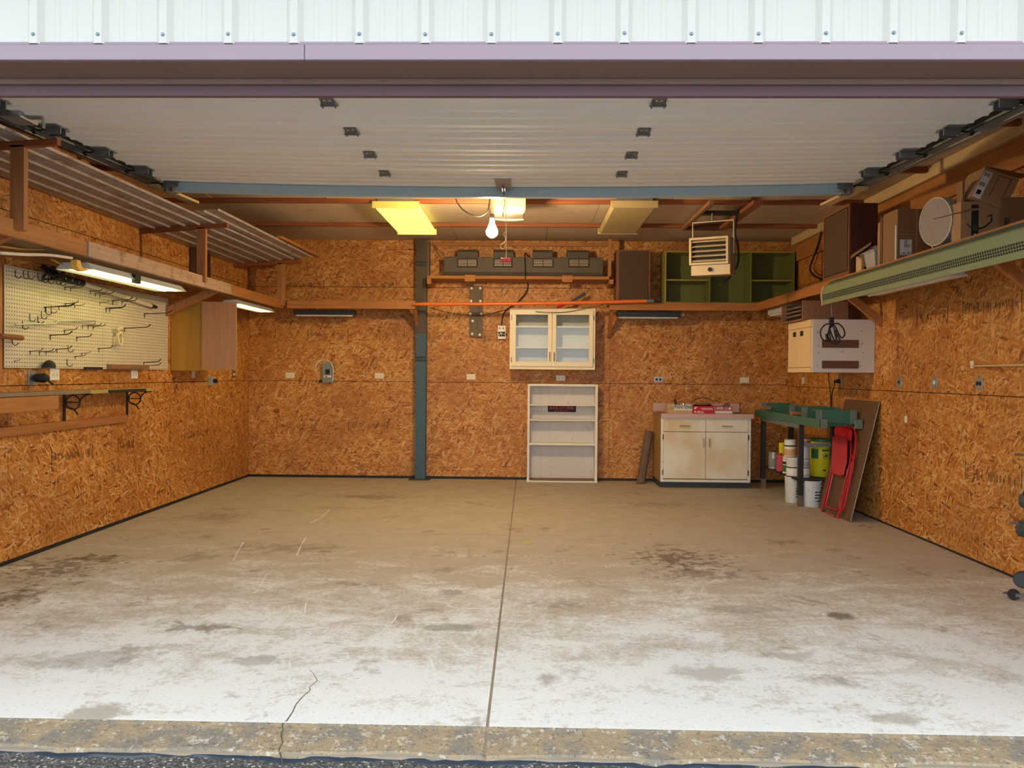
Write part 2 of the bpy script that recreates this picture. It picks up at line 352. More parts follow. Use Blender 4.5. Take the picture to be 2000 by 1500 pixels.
STAINS = [(880, 1225, .22, .08, .55, GB, 1.6), (1320, 1090, .55, .5, .75, BR, 5), (1360, 1120, .6, .35, .5, BR, 4.5), (110, 1110, .55, .6, .7, BR, 4.5), (30, 1165, .35, .4, .75, BR, 4), (190, 1090, .5, .22, .55, BR, 3),
          (1640, 1203, .09, .09, .8, BR, 1.5), (1455, 1190, .3, .1, .4, GB, 1.7), (390, 1225, .42, .16, .6, BR, 3.2), (165, 1290, .34, .14, .35, GB, 2.2), (190, 1393, .16, .11, .6, OC, 2.3), (1380, 1315, .2, .12, .45, OC, 2.3),
          (1545, 1280, .3, .2, .45, OC, 3), (1620, 1330, .35, .15, .4, OC, 3), (1750, 1403, .15, .06, .5, OC, 2), (500, 1290, .12, .09, .45, GB, 2.3), (880, 1157, .12, .08, .5, GB, 2), (1100, 1180, .35, .18, .4, GB, 3),
          (720, 970, .9, .35, .45, (.10, .085, .06), 2.5), (420, 1010, .8, .5, .4, (.13, .10, .07), 2.5), (1280, 985, .7, .4, .35, (.13, .095, .07), 2.5), (560, 1070, .9, .4, .4, (.16, .12, .08), 3)]
M['joint'] = paint('joint_filler', (.33, .28, .22), .8, 0, .3, 8); M['conc'] = concm('concrete_floor'); M['apron'] = concm('concrete_apron', True)

# ================================================================== SETTING
def struct(o, label, cat): return tag(o, label, cat, kind='structure')
XJ, YJ = -.149, 6.51
fl = struct(MB().box(XL-.12, XR+.12, 2.97, YB+.1, -.16, -.006).build('floor', M['joint']), 'stained grey concrete garage floor whitened with salt near the door', 'floor')
g = .006
for x0, x1 in ((XL-.1, XJ-g), (XJ+g, XR+.1)):
    for y0, y1 in ((2.97, YJ-g), (YJ+g, YB+.08)):
        MB().box(x0, x1, y0, y1, -.1, 0).build('concrete_slab', M['conc'], fl)
ap = struct(MB().box(-3.9, 3.7, 2.785, 2.96, -.2, -.034).build('apron', M['joint']), 'weathered tan concrete sill sloping down to the asphalt', 'apron')
xc_ = PZ(552, 1440, 0).x
for x0, x1 in ((-3.9, XJ-g), (XJ+g, 3.7)):
    n = 24; rings = []
    for i in range(n+1):
        x = x0+(x1-x0)*i/n; j = .012*math.sin(x*9)+.008*math.sin(x*23)
        rings.append([(x, 2.9695, -.0012), (x, 2.95, -.008), (x, 2.80+j, -.026), (x, 2.78+j, -.05), (x, 2.78+j, -.12), (x, 2.968, -.12)])
    MB().loft(rings).build('sill_section', M['apron'], ap)
MB().poly([(XJ-g, 2.9695, -.005), (XJ-g, 2.95, -.012), (XJ-g, 2.81, -.030), (XJ-g, 2.81, -.06), (XJ-g, 2.9695, -.06)], (2*g, 0, 0)).build('joint_filler', M['joint'], ap)
rings = []; rnd = random.Random(3)
for i in range(161):
    x = -3.9+7.6*i/160; j = .012*math.sin(x*9)+.008*math.sin(x*23); wv = rnd.uniform(-.008, .008)
    rings.append([(x, 2.80+j+wv, -.05), (x, 2.787+j+wv, -.038+wv*.3), (x, 2.775+j, -.040+wv*.3), (x, 2.76+j+wv*1.5, -.048), (x, 2.745+j, -.07), (x, 2.80+j, -.07)])
MB().loft(rings).build('tar_joint', M['sealer'], ap, smooth=True)
struct(MB().box(-14, 14, -16, 2.79, -.25, -.045).build('ground_asphalt', M['asphalt']), 'dark grey asphalt driveway in front of the concrete sill', 'driveway')
# crack across the sill and into the floor
def zap(y): return .0 if y > 2.9695 else (-.0012-(2.9695-y)*.35 if y > 2.95 else -.008-(2.95-y)*.12)
ck = [(552, 1474), (549, 1462), (545, 1450), (552, 1440), (549, 1428), (553, 1420), (551, 1413), (560, 1408), (572, 1390), (578, 1376), (590, 1362), (606, 1348), (604, 1342), (620, 1330), (612, 1315), (604, 1308)]
pts = []
for px, py in ck:
    p = PZ(px, py, 0); pts.append(Vector((p.x, p.y, zap(p.y)+.0008)))
def decal(name, pts, ws, mat, parent):
    m = MB()
    for k in range(len(pts)-1):
        a, b = pts[k], pts[k+1]; d = Vector((b.x-a.x, b.y-a.y, 0)).normalized(); q = Vector((-d.y, d.x, 0))
        m.hexa([a-q*ws[k], a+q*ws[k], b+q*ws[k+1], b-q*ws[k+1]]+[p+Vector((0, 0, .0005)) for p in (a-q*ws[k], a+q*ws[k], b+q*ws[k+1], b-q*ws[k+1])])
    return m.build(name, mat, parent)
M['crk'] = paint('crack_grime', (.09, .07, .05), .9)
decal('crack', pts, [.0025, .0022, .0026, .002, .0026, .0022, .002, .0025, .002, .0018, .0016, .0014, .0012, .001, .0008, .0006], M['crk'], fl)
M['chalk'] = paint('white_scratch', (.80, .80, .78), .8, 0, .2, 30)
for ln in ([(776, 1200), (768, 1214), (755, 1226), (742, 1238), (726, 1254)], [(838, 1282), (845, 1298), (850, 1320), (855, 1352), (860, 1380)], [(625, 1262), (640, 1272), (660, 1276), (676, 1276), (680, 1282), (664, 1284)], [(566, 1290), (565, 1320), (567, 1342)], [(598, 1176), (595, 1196), (592, 1204)], [(475, 1060), (466, 1075), (456, 1095)], [(643, 996), (630, 1008), (606, 1022)], [(598, 1050), (588, 1065), (580, 1085)], [(1838, 1353), (1830, 1363), (1822, 1372)], [(872, 1178), (884, 1186), (920, 1188), (975, 1190)], [(1375, 1145), (1370, 1155)], [(520, 1122), (512, 1138), (505, 1150), (494, 1160)]):
    pp_ = smoothpath([PZ(x, y, 0)+Vector((0, 0, .0006)) for x, y in ln], 3); rr = random.Random(len(ln)+ln[0][0]); decal('scratch_mark', pp_, [rr.uniform(.0015, .006) for _ in pp_], M['chalk'], fl)

def sheets(parent, rows, axis, plane, thick, mat):
    for z0, z1, cuts in rows:
        for a, b in zip(cuts[:-1], cuts[1:]):
            e = .0015
            if axis == 'X': MB().box(a+e, b-e, plane, plane+thick, z0+e, z1-e).build('osb_sheet', mat, parent)
            else: MB().box(min(plane, plane+thick), max(plane, plane+thick), a+e, b-e, z0+e, z1-e).build('osb_sheet', mat, parent)
wb = struct(MB().box(XL-.15, XR+.15, YB+.013, YB+.15, -.1, ZC+.1).build('wall_back', M['dark']), 'orange oriented strand board wall at the back of the garage', 'wall')
xs1 = P(1191, 700, YB).x; xp = P(823, 700, YB).x
sheets(wb, [(.032, 1.25, [XL, xp, xs1, XR]), (1.253, 2.47, [XL, xp, xs1, XR]), (2.473, ZC, [XL, xp-.1, xs1+.0, XR])], 'X', YB, .012, OSBX)
wl = struct(MB().box(XL-.15, XL-.013, 2.85, YB+.15, -.1, ZC+.1).build('wall_left', M['dark']), 'orange strand board side wall carrying the white pegboard', 'wall')
sheets(wl, [(.03, 1.25, [2.85, 5.31, 7.75, YB]), (1.253, 2.47, [2.85, 5.31, 7.75, YB]), (2.473, ZC, [2.85, 4.2, 5.4, 6.63, 7.35, 7.75, 8.9, YB])], 'Y', XL, -.012, OSBY)
wr = struct(MB().box(XR+.013, XR+.15, 2.85, YB+.15, -.1, ZC+.1).build('wall_right', M['dark']), 'orange strand board side wall behind the pale yellow metal cabinet', 'wall')
sheets(wr, [(.016, 1.236, [2.85, 4.3, 6.75, 9.1, YB]), (1.239, 2.46, [2.85, 5.1, 7.56, 9.4, YB]), (2.463, ZC, [2.85, 5.1, 7.56, YB])], 'Y', XR, .012, OSBY)
struct(MB().box(XL, XR, YB+.001, YB+.02, 0, .034).build('baseboard_back', M['black']), 'black sill strip under the back wall boards', 'baseboard')
struct(MB().box(XL-.02, XL-.001, 2.97, YB, 0, .032).build('baseboard_left', M['black']), 'black sill strip under the left wall boards', 'baseboard')
struct(MB().box(XR+.001, XR+.02, 2.97, YB, 0, .02).build('baseboard_right', M['black']), 'black sill strip under the right wall boards', 'baseboard')
# stencilled marks on the boards
def stamp(parent, a, b, h, nrm, seed):
    rr = random.Random(seed); a = Vector(a); b = Vector(b); d = b-a; m = MB(); n = 34; up = Vector((0, 0, 1)); nn = Vector(nrm)*.0012; t = d.normalized()
    for i in range(n+1):
        p = a+d*(i/n); end = i in (0, n); hh = h*1.6 if end else h*rr.uniform(.15, 1); z = 0 if end else rr.uniform(0, h-hh)
        if not end and rr.random() < .22: continue
        wdt = d.length/n*rr.uniform(.12, .42) if not end else .006
        q = p+up*(z+(0 if not end else -h*.1)); m.poly([q, q+t*wdt, q+t*wdt+up*hh, q+up*hh], nn)
    m.build('ink_stamp', M['ink'], parent)
for i, (x0, x1, y) in enumerate([(556, 632, 563), (697, 773, 562), (488, 537, 661), (601, 679, 661), (741, 789, 661), (540, 616, 838), (680, 756, 838), (833, 882, 664), (946, 970, 666), (842, 904, 850), (963, 1022, 850), (1272, 1348, 661), (1414, 1492, 659)]):
    stamp(wb, P(x0, y, YB-.0002), P(x1, y, YB-.0002), .075, (0, -1, 0), i)
for i, (x0, x1, y0, y1) in enumerate([(100, 180, 905, 893), (360, 405, 858, 850), (230, 260, 880, 875)]): stamp(wl, PX(x0, y0, XL+.0002), PX(x1, y1, XL+.0002), .075, (1, 0, 0), 30+i)
for i, (x0, x1, y0, y1) in enumerate([(1790, 1850, 636, 632), (1880, 1995, 616, 606), (1885, 1995, 935, 952)]): stamp(wr, PX(x0, y0, XR-.0002), PX(x1, y1, XR-.0002), .09, (-1, 0, 0), 50+i)
# ceiling
ce = struct(MB().box(XL-.15, XR+.15, 2.8, YB+.15, ZC+.014, ZC+.12).build('ceiling', M['dark']), 'brown fibreboard ceiling with thin red battens', 'ceiling')
BY = [8.80, 7.60, 6.40, 5.20, 4.00]
rows = [2.9]+BY[::-1]+[YB]; rr = random.Random(5)
for k, (a, b) in enumerate(zip(rows[:-1], rows[1:])):
    x = XL; off = [.75, .3, 1.0, .5, .95, .45][k % 6]; cuts = [XL]; q = XL+off
    while q < XR-.15: cuts.append(q); q += 1.13
    cuts.append(XR)
    for c0, c1 in zip(cuts[:-1], cuts[1:]): MB().box(c0+.003, c1-.003, a+.002, b-.002, ZC+rr.uniform(-.003, .002), ZC+.014).build('ceiling_panel', M['ceil'], ce)
for i, y in enumerate(BY):
    struct(MB().box(XL+.02, XR-.06, y-.022, y+.022, ZC-.045, ZC-.003).build('trim_%d' % (i+1), M['redw'], bev=.002), 'red-brown ceiling batten, %s from the back wall' % ['first', 'second', 'third', 'fourth', 'fifth'][i], 'batten')
struct(MB().box(P(832, 470, 9.85).x, P(1192, 470, 9.85).x, YB-.03, YB-.001, ZC-.075, ZC-.03).build('trim_6', M['beam']), 'short wooden strip on the wall above the grey fan enclosure', 'batten')
# right wall plate boards
struct(MB().box(XR-.085, XR-.041, 3.0, 9.65, ZC-.10, ZC-.002).build('trim_7', M['pale'], bev=.003), 'pale pine nailer along the top of the right wall', 'board')
struct(MB().box(XR-.04, XR-.002, 3.0, YB-.01, 2.78, ZC-.03).build('trim_8', M['beamy'], bev=.003), 'wide orange plank below the pale nailer on the right wall', 'board')
# front wall: header with ribbed siding, jamb returns
ys = 2.69
wf = struct(MB().box(XL-.15, XR+.15, ys+.02, 2.97, 2.4565, ZC+.25).build('wall_front', M['dark']), 'front wall over the door opening with white ribbed siding', 'wall')
sp_, x00 = .2286, -1.7392
def rib(x): return [(x-.030, 0), (x-.013, -.019), (x+.013, -.019), (x+.030, 0)]
for k in range(-2, 5):
    xa = x00+sp_*(4*k-.5); pts = []
    for j in range(4):
        xr = x00+sp_*(4*k+j); pts += rib(xr)
        for t in (.33, .60): xm = xr+sp_*t; pts += [(xm-.012, 0), (xm-.006, -.003), (xm+.006, -.003), (xm+.012, 0)]
    pts = [(xa-.02, 0)]+[p for p in pts if xa-.02 < p[0] < xa+4*sp_]+[(xa+4*sp_-.001, 0)]
    yo = ys+(.0006 if k % 2 else 0)
    ring = [(a, yo+b) for a, b in pts]+[(a, yo+b+.0009) for a, b in pts[::-1]]
    o = MB().loft([[(a, b, 2.505) for a, b in ring], [(a, b, 3.25) for a, b in ring]]).build('siding_sheet', M['siding'], wf)
sm = MB().lathe([(.0065, 0), (.0065, .001), (.0045, .002), (.0045, .005), (0, .0055)], ax=(0, -1, 0), n=10)
scr = None
for k in range(-4, 19):
    z = 2.536+random.uniform(-.002, .002)
    o = sm.build('siding_screw', M['screw'], wf) if scr is None else put('siding_screw', scr.data, wf)
    scr = scr or o; o.location = (x00+sp_*k, ys-.0195, z)
tx = P(598, 110, ys).x
tr = struct(MB().box(-3.9, 3.6, ys-.012, ys+.02, 2.497, 2.512).build('trim_9', M['purple']), 'mauve metal flashing along the top of the door opening', 'trim')
for a, b in ((-3.9, tx-.001), (tx+.001, 3.6)):
    MB().poly([(a, ys-.022, 2.446), (a, ys-.022, 2.497), (a, ys-.012, 2.506), (a, ys-.004, 2.506), (a, ys-.004, 2.446)], (b-a, 0, 0)).build('fascia_length', M['purple'], tr, .002)
MB().box(-3.9, 3.6, ys-.0035, ys+.19, 2.4445, 2.455).build('soffit_cover', M['brownsof'], tr)
MB().box(-3.9, 3.6, ys+.145, ys+.163, 2.425, 2.444).build('soffit_lip', M['brownsof'], tr)
MB().box(-3.9, 3.6, ys+.165, ys+.19, 2.388, 2.444).build('door_stop', M['purpled'], tr, .003)
for i, (a, b) in enumerate(((XL-.15, -2.98), (2.62, XR+.15))):
    struct(MB().box(a, b, ys+.02, 2.97, -.1, 2.44).build('wall_front_side', OSBX), ['left', 'right'][i]+' return of the front wall beside the door opening', 'wall')
struct(MB().box(XL-.5, XR+.5, 1.80, YB+.6, ZC+.26, ZC+.36).build('shade_roof', M['purple']), 'unseen flat slab overhead, eave added to shade the siding', 'shade_roof')  # overhang is unseen, added to cut sky light on the siding

# steel post on the back wall
pc = P(822.5, 700, YB-.1).x; py0 = YB-.145
po = thing('steel_post', 'blue-painted steel post on the back wall, bare metal above', 'post', (pc, py0, 0))
zs = P(822, 652, py0).z
def ibeam(z0, z1):
    m = MB(); m.box(pc-.065, pc+.065, py0, py0+.012, z0, z1); m.box(pc-.006, pc+.006, py0+.012, py0+.118, z0, z1); m.box(pc-.065, pc+.065, py0+.118, py0+.13, z0, z1); return m
ibeam(.014, zs).build('lower_shaft', M['bluep'], po); ibeam(zs+.001, ZC-.02).build('upper_shaft', M['rawst'], po)
MB().box(pc-.14, pc+.13, py0-.03, YB-.002, .001, .013).build('base_plate', M['kick'], po, .003)
for y in (698, 512):
    z = P(822, y, py0).z; MB().box(pc-.07, pc+.07, py0-.008, py0-.001, z-.012, z+.012).build('strap', M['blackm'], po); MB().box(pc-.07, pc+.07, py0-.008, py0-.001, z-.05, z-.028).build('strap', M['blackm'], po)
m = MB(); m.box(pc+.067, pc+.10, py0+.005, py0+.13, P(822, 540, py0).z, ZC-.03); m.build('side_board', M['weath'], po)

# ================================================================== GARAGE DOOR
XC, D1, SEC = -.2003, 4.0388, .53
def zd(x, y): return 2.785+.0253*(y-D1)+(.015+.025*(y-4)/2.1)*((x-XC)/2.72)**2
gd = thing('garage_door', 'ribbed off-white sectional garage door rolled up overhead', 'garage door', (XC, 4.8, 2.80))
prof = [(0, -.004), (.012, -.004), (.016, 0)]
for t in (.13, .26, .40): prof += [(t-.016, 0), (t-.009, -.009), (t+.009, -.009), (t+.016, 0)]
prof += [(.514, 0), (.518, -.004), (.53, -.004)]
DW = 2.70
for k in range(5):
    ya = D1+SEC*(k-1); rings = []
    for i in range(25):
        x = XC-DW+2*DW*i/24
        rings.append([(x, ya+t+(.0015 if j == 0 else 0)-(.0015 if j == len(prof)-1 else 0), zd(x, ya+t)+b) for j, (t, b) in enumerate(prof)]+[(x, ya+SEC-.002, zd(x, ya+SEC)+.045), (x, ya+.002, zd(x, ya)+.045)])
    MB().loft(rings).build('door_section', M['door'], gd)
def hinge(m, x, y, z, s=1):
    m.box(x-.038*s, x+.038*s, y-.06, y-.012, z-.004, z); m.box(x-.038*s, x+.038*s, y+.012, y+.06, z-.004, z)
    for sx in (-1, 1): m.box(x+sx*.033*s-.004, x+sx*.033*s+.004, y-.02, y+.02, z-.028, z-.002)
    m.cyl((x-.042*s, y, z-.02), (x+.042*s, y, z-.02), .007, n=8)
for k in range(4):
    y = D1+SEC*k
    for sx in (-1, 1):
        x = XC+sx*.86; m = MB(); hinge(m, x, y, zd(x, y)-.005); h = m.build('hinge', M['steeld'], gd)
        m = MB()
        for q in (-.014, .014): m.lathe([(.008, 0), (.008, .004), (.005, .006), (0, .006)], (x+q, y-.036, zd(x, y)-.008), (0, 0, -1), 8)
        m.build('bolt', M['chrome'], h)
for k in range(5):
    y = D1+SEC*k if k < 4 else D1+SEC*4-.06
    for sx in (-1, 1):
        x = XC+sx*(DW-.06); z = zd(x, y)-.006; m = MB()
        m.box(x-.05, x+.05, y-.07, y+.07, z-.004, z); m.box(x-.05, x+.05, y-.03, y-.022, z-.045, z); m.box(x-.05, x+.05, y+.022, y+.03, z-.045, z)
        e = m.build('end_hinge', M['steeld'], gd); m = MB(); xr = XC+sx*(DW+.06)
        m.cyl((x, y, z-.015), (xr, y, z-.015), .006, n=8); m.cyl((xr-.012, y, z-.015), (xr+.012, y, z-.015), .024, n=14); m.build('roller', M['black'], e, smooth=True)
# strut across the top section
ysr = D1+SEC*4-.03; rings = []
for i in range(25):
    x = XC-DW+2*DW*i/24; z = zd(x, ysr)-.004
    rings.append([(x, ysr-.02, z), (x, ysr-.018, z-.074), (x, ysr+.03, z-.074), (x, ysr+.03, z)])
MB().loft(rings).build('strut', M['strut'], gd)
for sx in (-1, 1):
    x = XC+sx*(DW-.03); z = zd(x, ysr); MB().box(x-.05, x+.05, ysr-.04, ysr+.05, z-.085, z-.004).build('top_bracket', M['steel'], gd, .006)
    m = MB(); m.box(x-.03, x-.018, ysr-.05, ysr-.041, z-.09, z-.002); m.box(x+.018, x+.03, ysr-.05, ysr-.041, z-.09, z-.002); m.build('bracket_flange', M['chrome'], gd)
x = P(984, 350, 5.95).x; z = zd(x, 5.9)-.006
m = MB(); m.poly([(x-.068, 5.76, z-.004), (x+.062, 5.76, z-.004), (x+.05, 6.12, z-.012), (x-.05, 6.12, z-.012)], (0, 0, -.005)); m.box(x-.012, x-.006, 5.9, 6.14, z-.05, z-.01); m.box(x+.006, x+.012, 5.9, 6.14, z-.05, z-.01)
pl = m.build('operator_plate', M['steel'], gd); m = MB()
for a, b in ((-.055, 5.785), (.05, 5.785), (-.03, 6.08), (.03, 6.08)): m.lathe([(.009, 0), (.009, .005), (0, .006)], (x+a, b, z-.008), (0, 0, -1), 8)
m.build('bolt', M['chrome'], pl)
# tracks
for sx, nm in ((-1, 'left'), (1, 'right')):
    xt = XC+sx*(DW+.075); t = thing('door_track', 'dark steel overhead track carrying the %s edge of the garage door' % nm, 'track', (xt, 6.2, 2.85)); m = MB()
    y0, y1 = 3.0, 6.35; za, zb = zd(xt, y0)+.018, zd(xt, y1)+.02
    def zt(y): return za+(zb-za)*(y-y0)/(y1-y0)
    for (dx0, dx1, dz0, dz1) in ((.03, .034, -.04, .03), (-.03, .034, -.044, -.04), (-.03, .034, .03, .034), (-.03, -.026, -.044, -.025)):
        a0, a1 = sorted((sx*dx0, sx*dx1)); m.hexa([(xt+a0, y0, zt(y0)+dz0), (xt+a1, y0, zt(y0)+dz0), (xt+a1, y1, zt(y1)+dz0), (xt+a0, y1, zt(y1)+dz0), (xt+a0, y0, zt(y0)+dz1), (xt+a1, y0, zt(y0)+dz1), (xt+a1, y1, zt(y1)+dz1), (xt+a0, y1, zt(y1)+dz1)])
    m.build('channel', M['steeld'], t)
    a0, a1 = sorted((xt+sx*.036, xt+sx*.075)); zz = zt(y0)
    m = MB(); m.hexa([(a0, 3.0, zt(3.)-.05), (a1, 3.0, zt(3.)-.05), (a1, 6.55, zt(6.55)-.05), (a0, 6.55, zt(6.55)-.05), (a0, 3.0, zt(3.)-.045), (a1, 3.0, zt(3.)-.045), (a1, 6.55, zt(6.55)-.045), (a0, 6.55, zt(6.55)-.045)])
    m.build('angle_iron', M['steel'], t)
    for yh in (6.3, 4.6): MB().box(a0, a0+.004, yh, yh+.04, zt(yh)-.04, ZC-.004).build('hanger_strap', M['steel'], t)
    m = MB(); m.hexa([(xt-.05, 6.05, zt(6.05)-.075), (xt+.04, 6.05, zt(6.05)-.075), (xt+.04, 6.8, zt(6.8)-.075), (xt-.05, 6.8, zt(6.8)-.075), (xt-.05, 6.05, zt(6.05)-.055), (xt+.04, 6.05, zt(6.05)-.055), (xt+.04, 6.8, zt(6.8)-.055), (xt-.05, 6.8, zt(6.8)-.055)])
    m.build('wooden_shim', M['pale'], t)
# latch lock on the door edge at the left
a = P(45, 232, 4.35); m = MB(); m.box(a.x-.07, a.x+.05, a.y-.1, a.y+.06, a.z-.02, a.z+.02); m.cyl((a.x+.05, a.y-.02, a.z), (a.x+.13, a.y-.02, a.z), .012, n=8); m.cyl((a.x+.13, a.y-.02, a.z), (a.x+.13, a.y-.02, a.z-.06), .01, n=8)
m.build('side_latch', M['steel'], gd, .004)

# ================================================================== OPENER, BULB, LIGHTS
YO = 7.12; a = P(963, 412, YO); b = P(1024, 384, YO)
op = thing('garage_door_opener', 'ceiling garage door opener with glowing yellow lens and black chassis', 'door opener', ((a.x+b.x)/2, 7.3, ZC))
x0, x1, z0, z1 = a.x, b.x, a.z, ZC-.01
MB().poly([(x0+.012, YO, z0+.02), (x0, YO+.1, z0), (x0, YO+.1, z1), (x0+.012, YO, z1)], (x1-x0, 0, 0)).build('front_lens', M['lensw'], op, .006)
MB().box(x0+.005, x1-.005, YO+.101, YO+.33, z0-.008, z1).build('chassis', M['duct'], op, .006)
m = MB(); n = 16; r = []
for i in range(n+1): t = -1+2*i/n; r.append(((x0+x1)/2+t*(x1-x0)/2*.95, YO+.40-.05*t*t))
m.add([], []); pts = [(x, y, z0-.012) for x, y in r]+[(x1-.01, YO+.331, z0-.012), (x0+.01, YO+.331, z0-.012)]
m.poly(pts, (0, 0, .12)).build('rear_lens', M['lensr'], op)
xr = x0+.16; m = MB(); m.box(xr-.014, xr+.014, 3.0, YO+.1, ZC-.075, ZC-.05); m.build('rail', M['steeld'], op)
m = MB(); m.tube([(xr, 6.45, ZC-.075), (xr, 6.42, ZC-.13), P(984, 386, 6.3), P(985, 362, 6.13)], .009, 8); m.build('door_arm', M['blackm'], op)
MB().box(xr-.02, xr+.02, 6.38, 6.52, ZC-.11, ZC-.076).build('trolley', M['blackm'], op, .004)
yr = 6.6; rp = [P(988, 400, yr), P(988.5, 440, yr), P(989, 480, yr), P(988.5, 503, yr)]
rope = MB().tube(smoothpath([Vector((xr, 6.5, ZC-.1))]+rp), .0035, 6).build('release_rope', M['rope'], op, smooth=True)
m = MB(); m.tube(smoothpath([P(988, 452, yr), P(984, 458, yr), P(988, 466, yr), P(985, 474, yr), P(978, 478, yr), P(979, 486, yr), P(985, 484, yr), P(988, 474, yr)]), .003, 6); m.build('rope_knot', M['rope'], op, smooth=True)
m = MB(); pb(m, 978, 504, 999, 511, yr-.01, .02); m.build('release_handle', M['pinkhan'], op, .004)
m = MB(); m.tube(smoothpath([P(984, 383, 6.62), P(986, 398, 6.62), P(983, 412, 6.62), P(982, 424, 6.62)]), .004, 6); m.build('hanging_cable', M['black'], op)
# bare bulb
YL = 7.05; c = P(961, 453, YL)
bl = thing('light_bulb', 'glowing bare bulb hanging in a dark socket beside the opener', 'light bulb', (c.x, c.y, c.z))
rB = 11.5*YL/F; zt_ = P(961, 427, YL).z
prof = [(0, -rB)]+[(rB*math.cos(R(q)), rB*math.sin(R(q))) for q in range(-75, 31, 15)]+[(rB*.62, rB*1.0), (rB*.42, rB*1.5), (rB*.36, zt_-c.z)]
MB().lathe(prof, c, n=24).build('glass_envelope', M['bulb'], bl, smooth=True)
MB().lathe([(.02, 0), (.021, .005), (.021, .035), (.012, .042)], (c.x, c.y, zt_+.0005), n=14).build('socket', M['dark'], bl, smooth=True)
MB().cyl((c.x, c.y, zt_+.043), (c.x, c.y, ZC-.01), .008, n=10).build('stem', M['plate'], bl)
MB().tube(smoothpath([P(890, 385, YL), P(893, 395, YL), P(905, 410, YL), P(925, 421, YL), P(942, 421, YL), P(953, 410, YL), P(956, 395, YL), P(957, 383, YL)]), .006, 8).build('black_cable', M['black'], bl, smooth=True)
# ceiling fixtures
def ceil_light(label, near, far, mat):
    z = ZC-.095; a = PZ(*near[0], z); b = PZ(*near[1], z); d = PZ(*far[0], z); e = PZ(*far[1], z)
    t = thing('ceiling_light', label, 'ceiling light', ((a.x+e.x)/2, (a.y+e.y)/2, ZC))
    x0 = (a.x+d.x)/2; x1 = (b.x+e.x)/2; y0 = (a.y+b.y)/2; y1 = (d.y+e.y)/2
    ring = lambda y: [(x0+.02, y, ZC-.03), (x0, y, z+.03), (x0+.03, y, z), (x1-.03, y, z), (x1, y, z+.03), (x1-.02, y, ZC-.03)]
    MB().loft([ring(y0), ring(y1)]).build('diffuser', mat, t, .004)
    MB().box(x0+.05, x1-.05, y0-.004, y1+.004, ZC-.03, ZC-.004).build('housing', M['steeld'], t)
    for y in (y0, y1): MB().box(x0-.004, x1+.004, y-.008, y+.008, z-.004, ZC-.03).build('end_cap', mat if mat == M['cunlit'] else M['pl_lit'], t, .004)
M['pl_lit'] = paint('lit_acrylic', (.75, .70, .20), .4)  # glow of the lit lamp painted into its end caps
ceil_light('lit yellow-green fluorescent ceiling light left of the bulb', [(731, 407), (822, 405)], [(774, 458), (848, 458)], M['clit'])
ceil_light('unlit amber fluorescent ceiling light right of the bulb', [(1193, 405), (1282, 405)], [(1168, 458), (1248, 456)], M['cunlit'])

# ================================================================== LEFT WALL SHELF, RACK AND METAL SHEETS
XS = -3.05; ZS = 2.15; ZT = 2.255
sl = thing('wall_shelf', 'long timber shelf high along the left wall above the pegboard', 'shelf', (XL, 6.6, ZS))
MB().box(XL+.001, XS-.02, 3.0, YB-.42, ZT-.02, ZT).build('deck_board', M['deck'], sl)
ya, yb_ = PX(170, 505, XS).y, PX(450, 575, XS).y
for y0, y1, mt, off in ((3.0, ya, M['beamy'], 0), (ya+.003, yb_, M['pink'], .012), (yb_+.003, YB-.42, M['beamy'], 0)): MB().box(XS-.038, XS+off, y0, y1, ZS-.002*off, ZT).build('front_board', mt, sl, .003)
for y in (4.55, 7.62): MB().hexa([(XL+.002, y-.02, 1.99), (XL+.002, y+.02, 1.99), (XL+.002, y+.02, 1.90), (XL+.002, y-.02, 1.90), (XS-.06, y-.02, ZS+.07), (XS-.06, y+.02, ZS+.07), (XS-.042, y+.02, ZS), (XS-.042, y-.02, ZS)]).build('diagonal_brace', M['beamz'], sl, .003)
MB().box(XL+.001, XL+.04, 3.0, YB-.42, ZS, ZT-.021).build('wall_cleat', M['beamy'], sl)
ZR = 2.748
rk = thing('timber_rack', 'timber posts and crossbars on the left shelf holding metal sheets', 'rack', (XS, 7.2, ZT))
for px, y in ((38, None), (395, None), (546, 9.44)):
    y = y or PX(px, 450, XS).y
    MB().box(XS-.045, XS+.045 if y > 9 else XS+.04, y-.02, y+.02, ZT-.06 if y < 9 else ZS+.03, ZR-.045).build('upright_post', M['beamz'], rk, .003)
    MB().hexa([(XL+.002, y-.02, ZR-.105), (XS+.24, y-.02, ZR-.044), (XS+.24, y+.02, ZR-.044), (XL+.002, y+.02, ZR-.105), (XL+.002, y-.02, ZR-.062), (XS+.24, y-.02, ZR-.004), (XS+.24, y+.02, ZR-.004), (XL+.002, y+.02, ZR-.062)]).build('crossbar', M['redw'], rk, .003)
def corr(lab, xa, xb, skew, zoff, ya, yb, mat):
    n = 5; pts = []
    for i in range(n):
        q = i/n; w_ = 1/n
        pts += [(q, 0), (q+w_*.42, 0), (q+w_*.45, .0035), (q+w_*.82, 0), (q+w_*.86, -.014), (q+w_*.94, -.014), (q+w_*.985, 0)]
    pts.append((1, 0)); rings = []
    for y in (ya, yb):
        s_ = skew*(y-yb)/(ya-yb); f = lambda q: xa+(xb-xa)*q+s_*q
        zz = lambda q: ZR-.06+.06*q+zoff
        rings.append([(f(q), y, zz(q)+h) for q, h in pts]+[(f(q), y, zz(q)+h+.0015) for q, h in pts[::-1]])
    tag(MB().loft(rings).build('corrugated_sheet', mat), lab, 'metal sheet', 'metal sheets on the left rack')
tip = PZ(612, 504, ZR+.012); ne = PZ(346, 371, ZR+.012); sl_ = (tip.x-ne.x)/(tip.y-ne.y); yB0 = 6.66
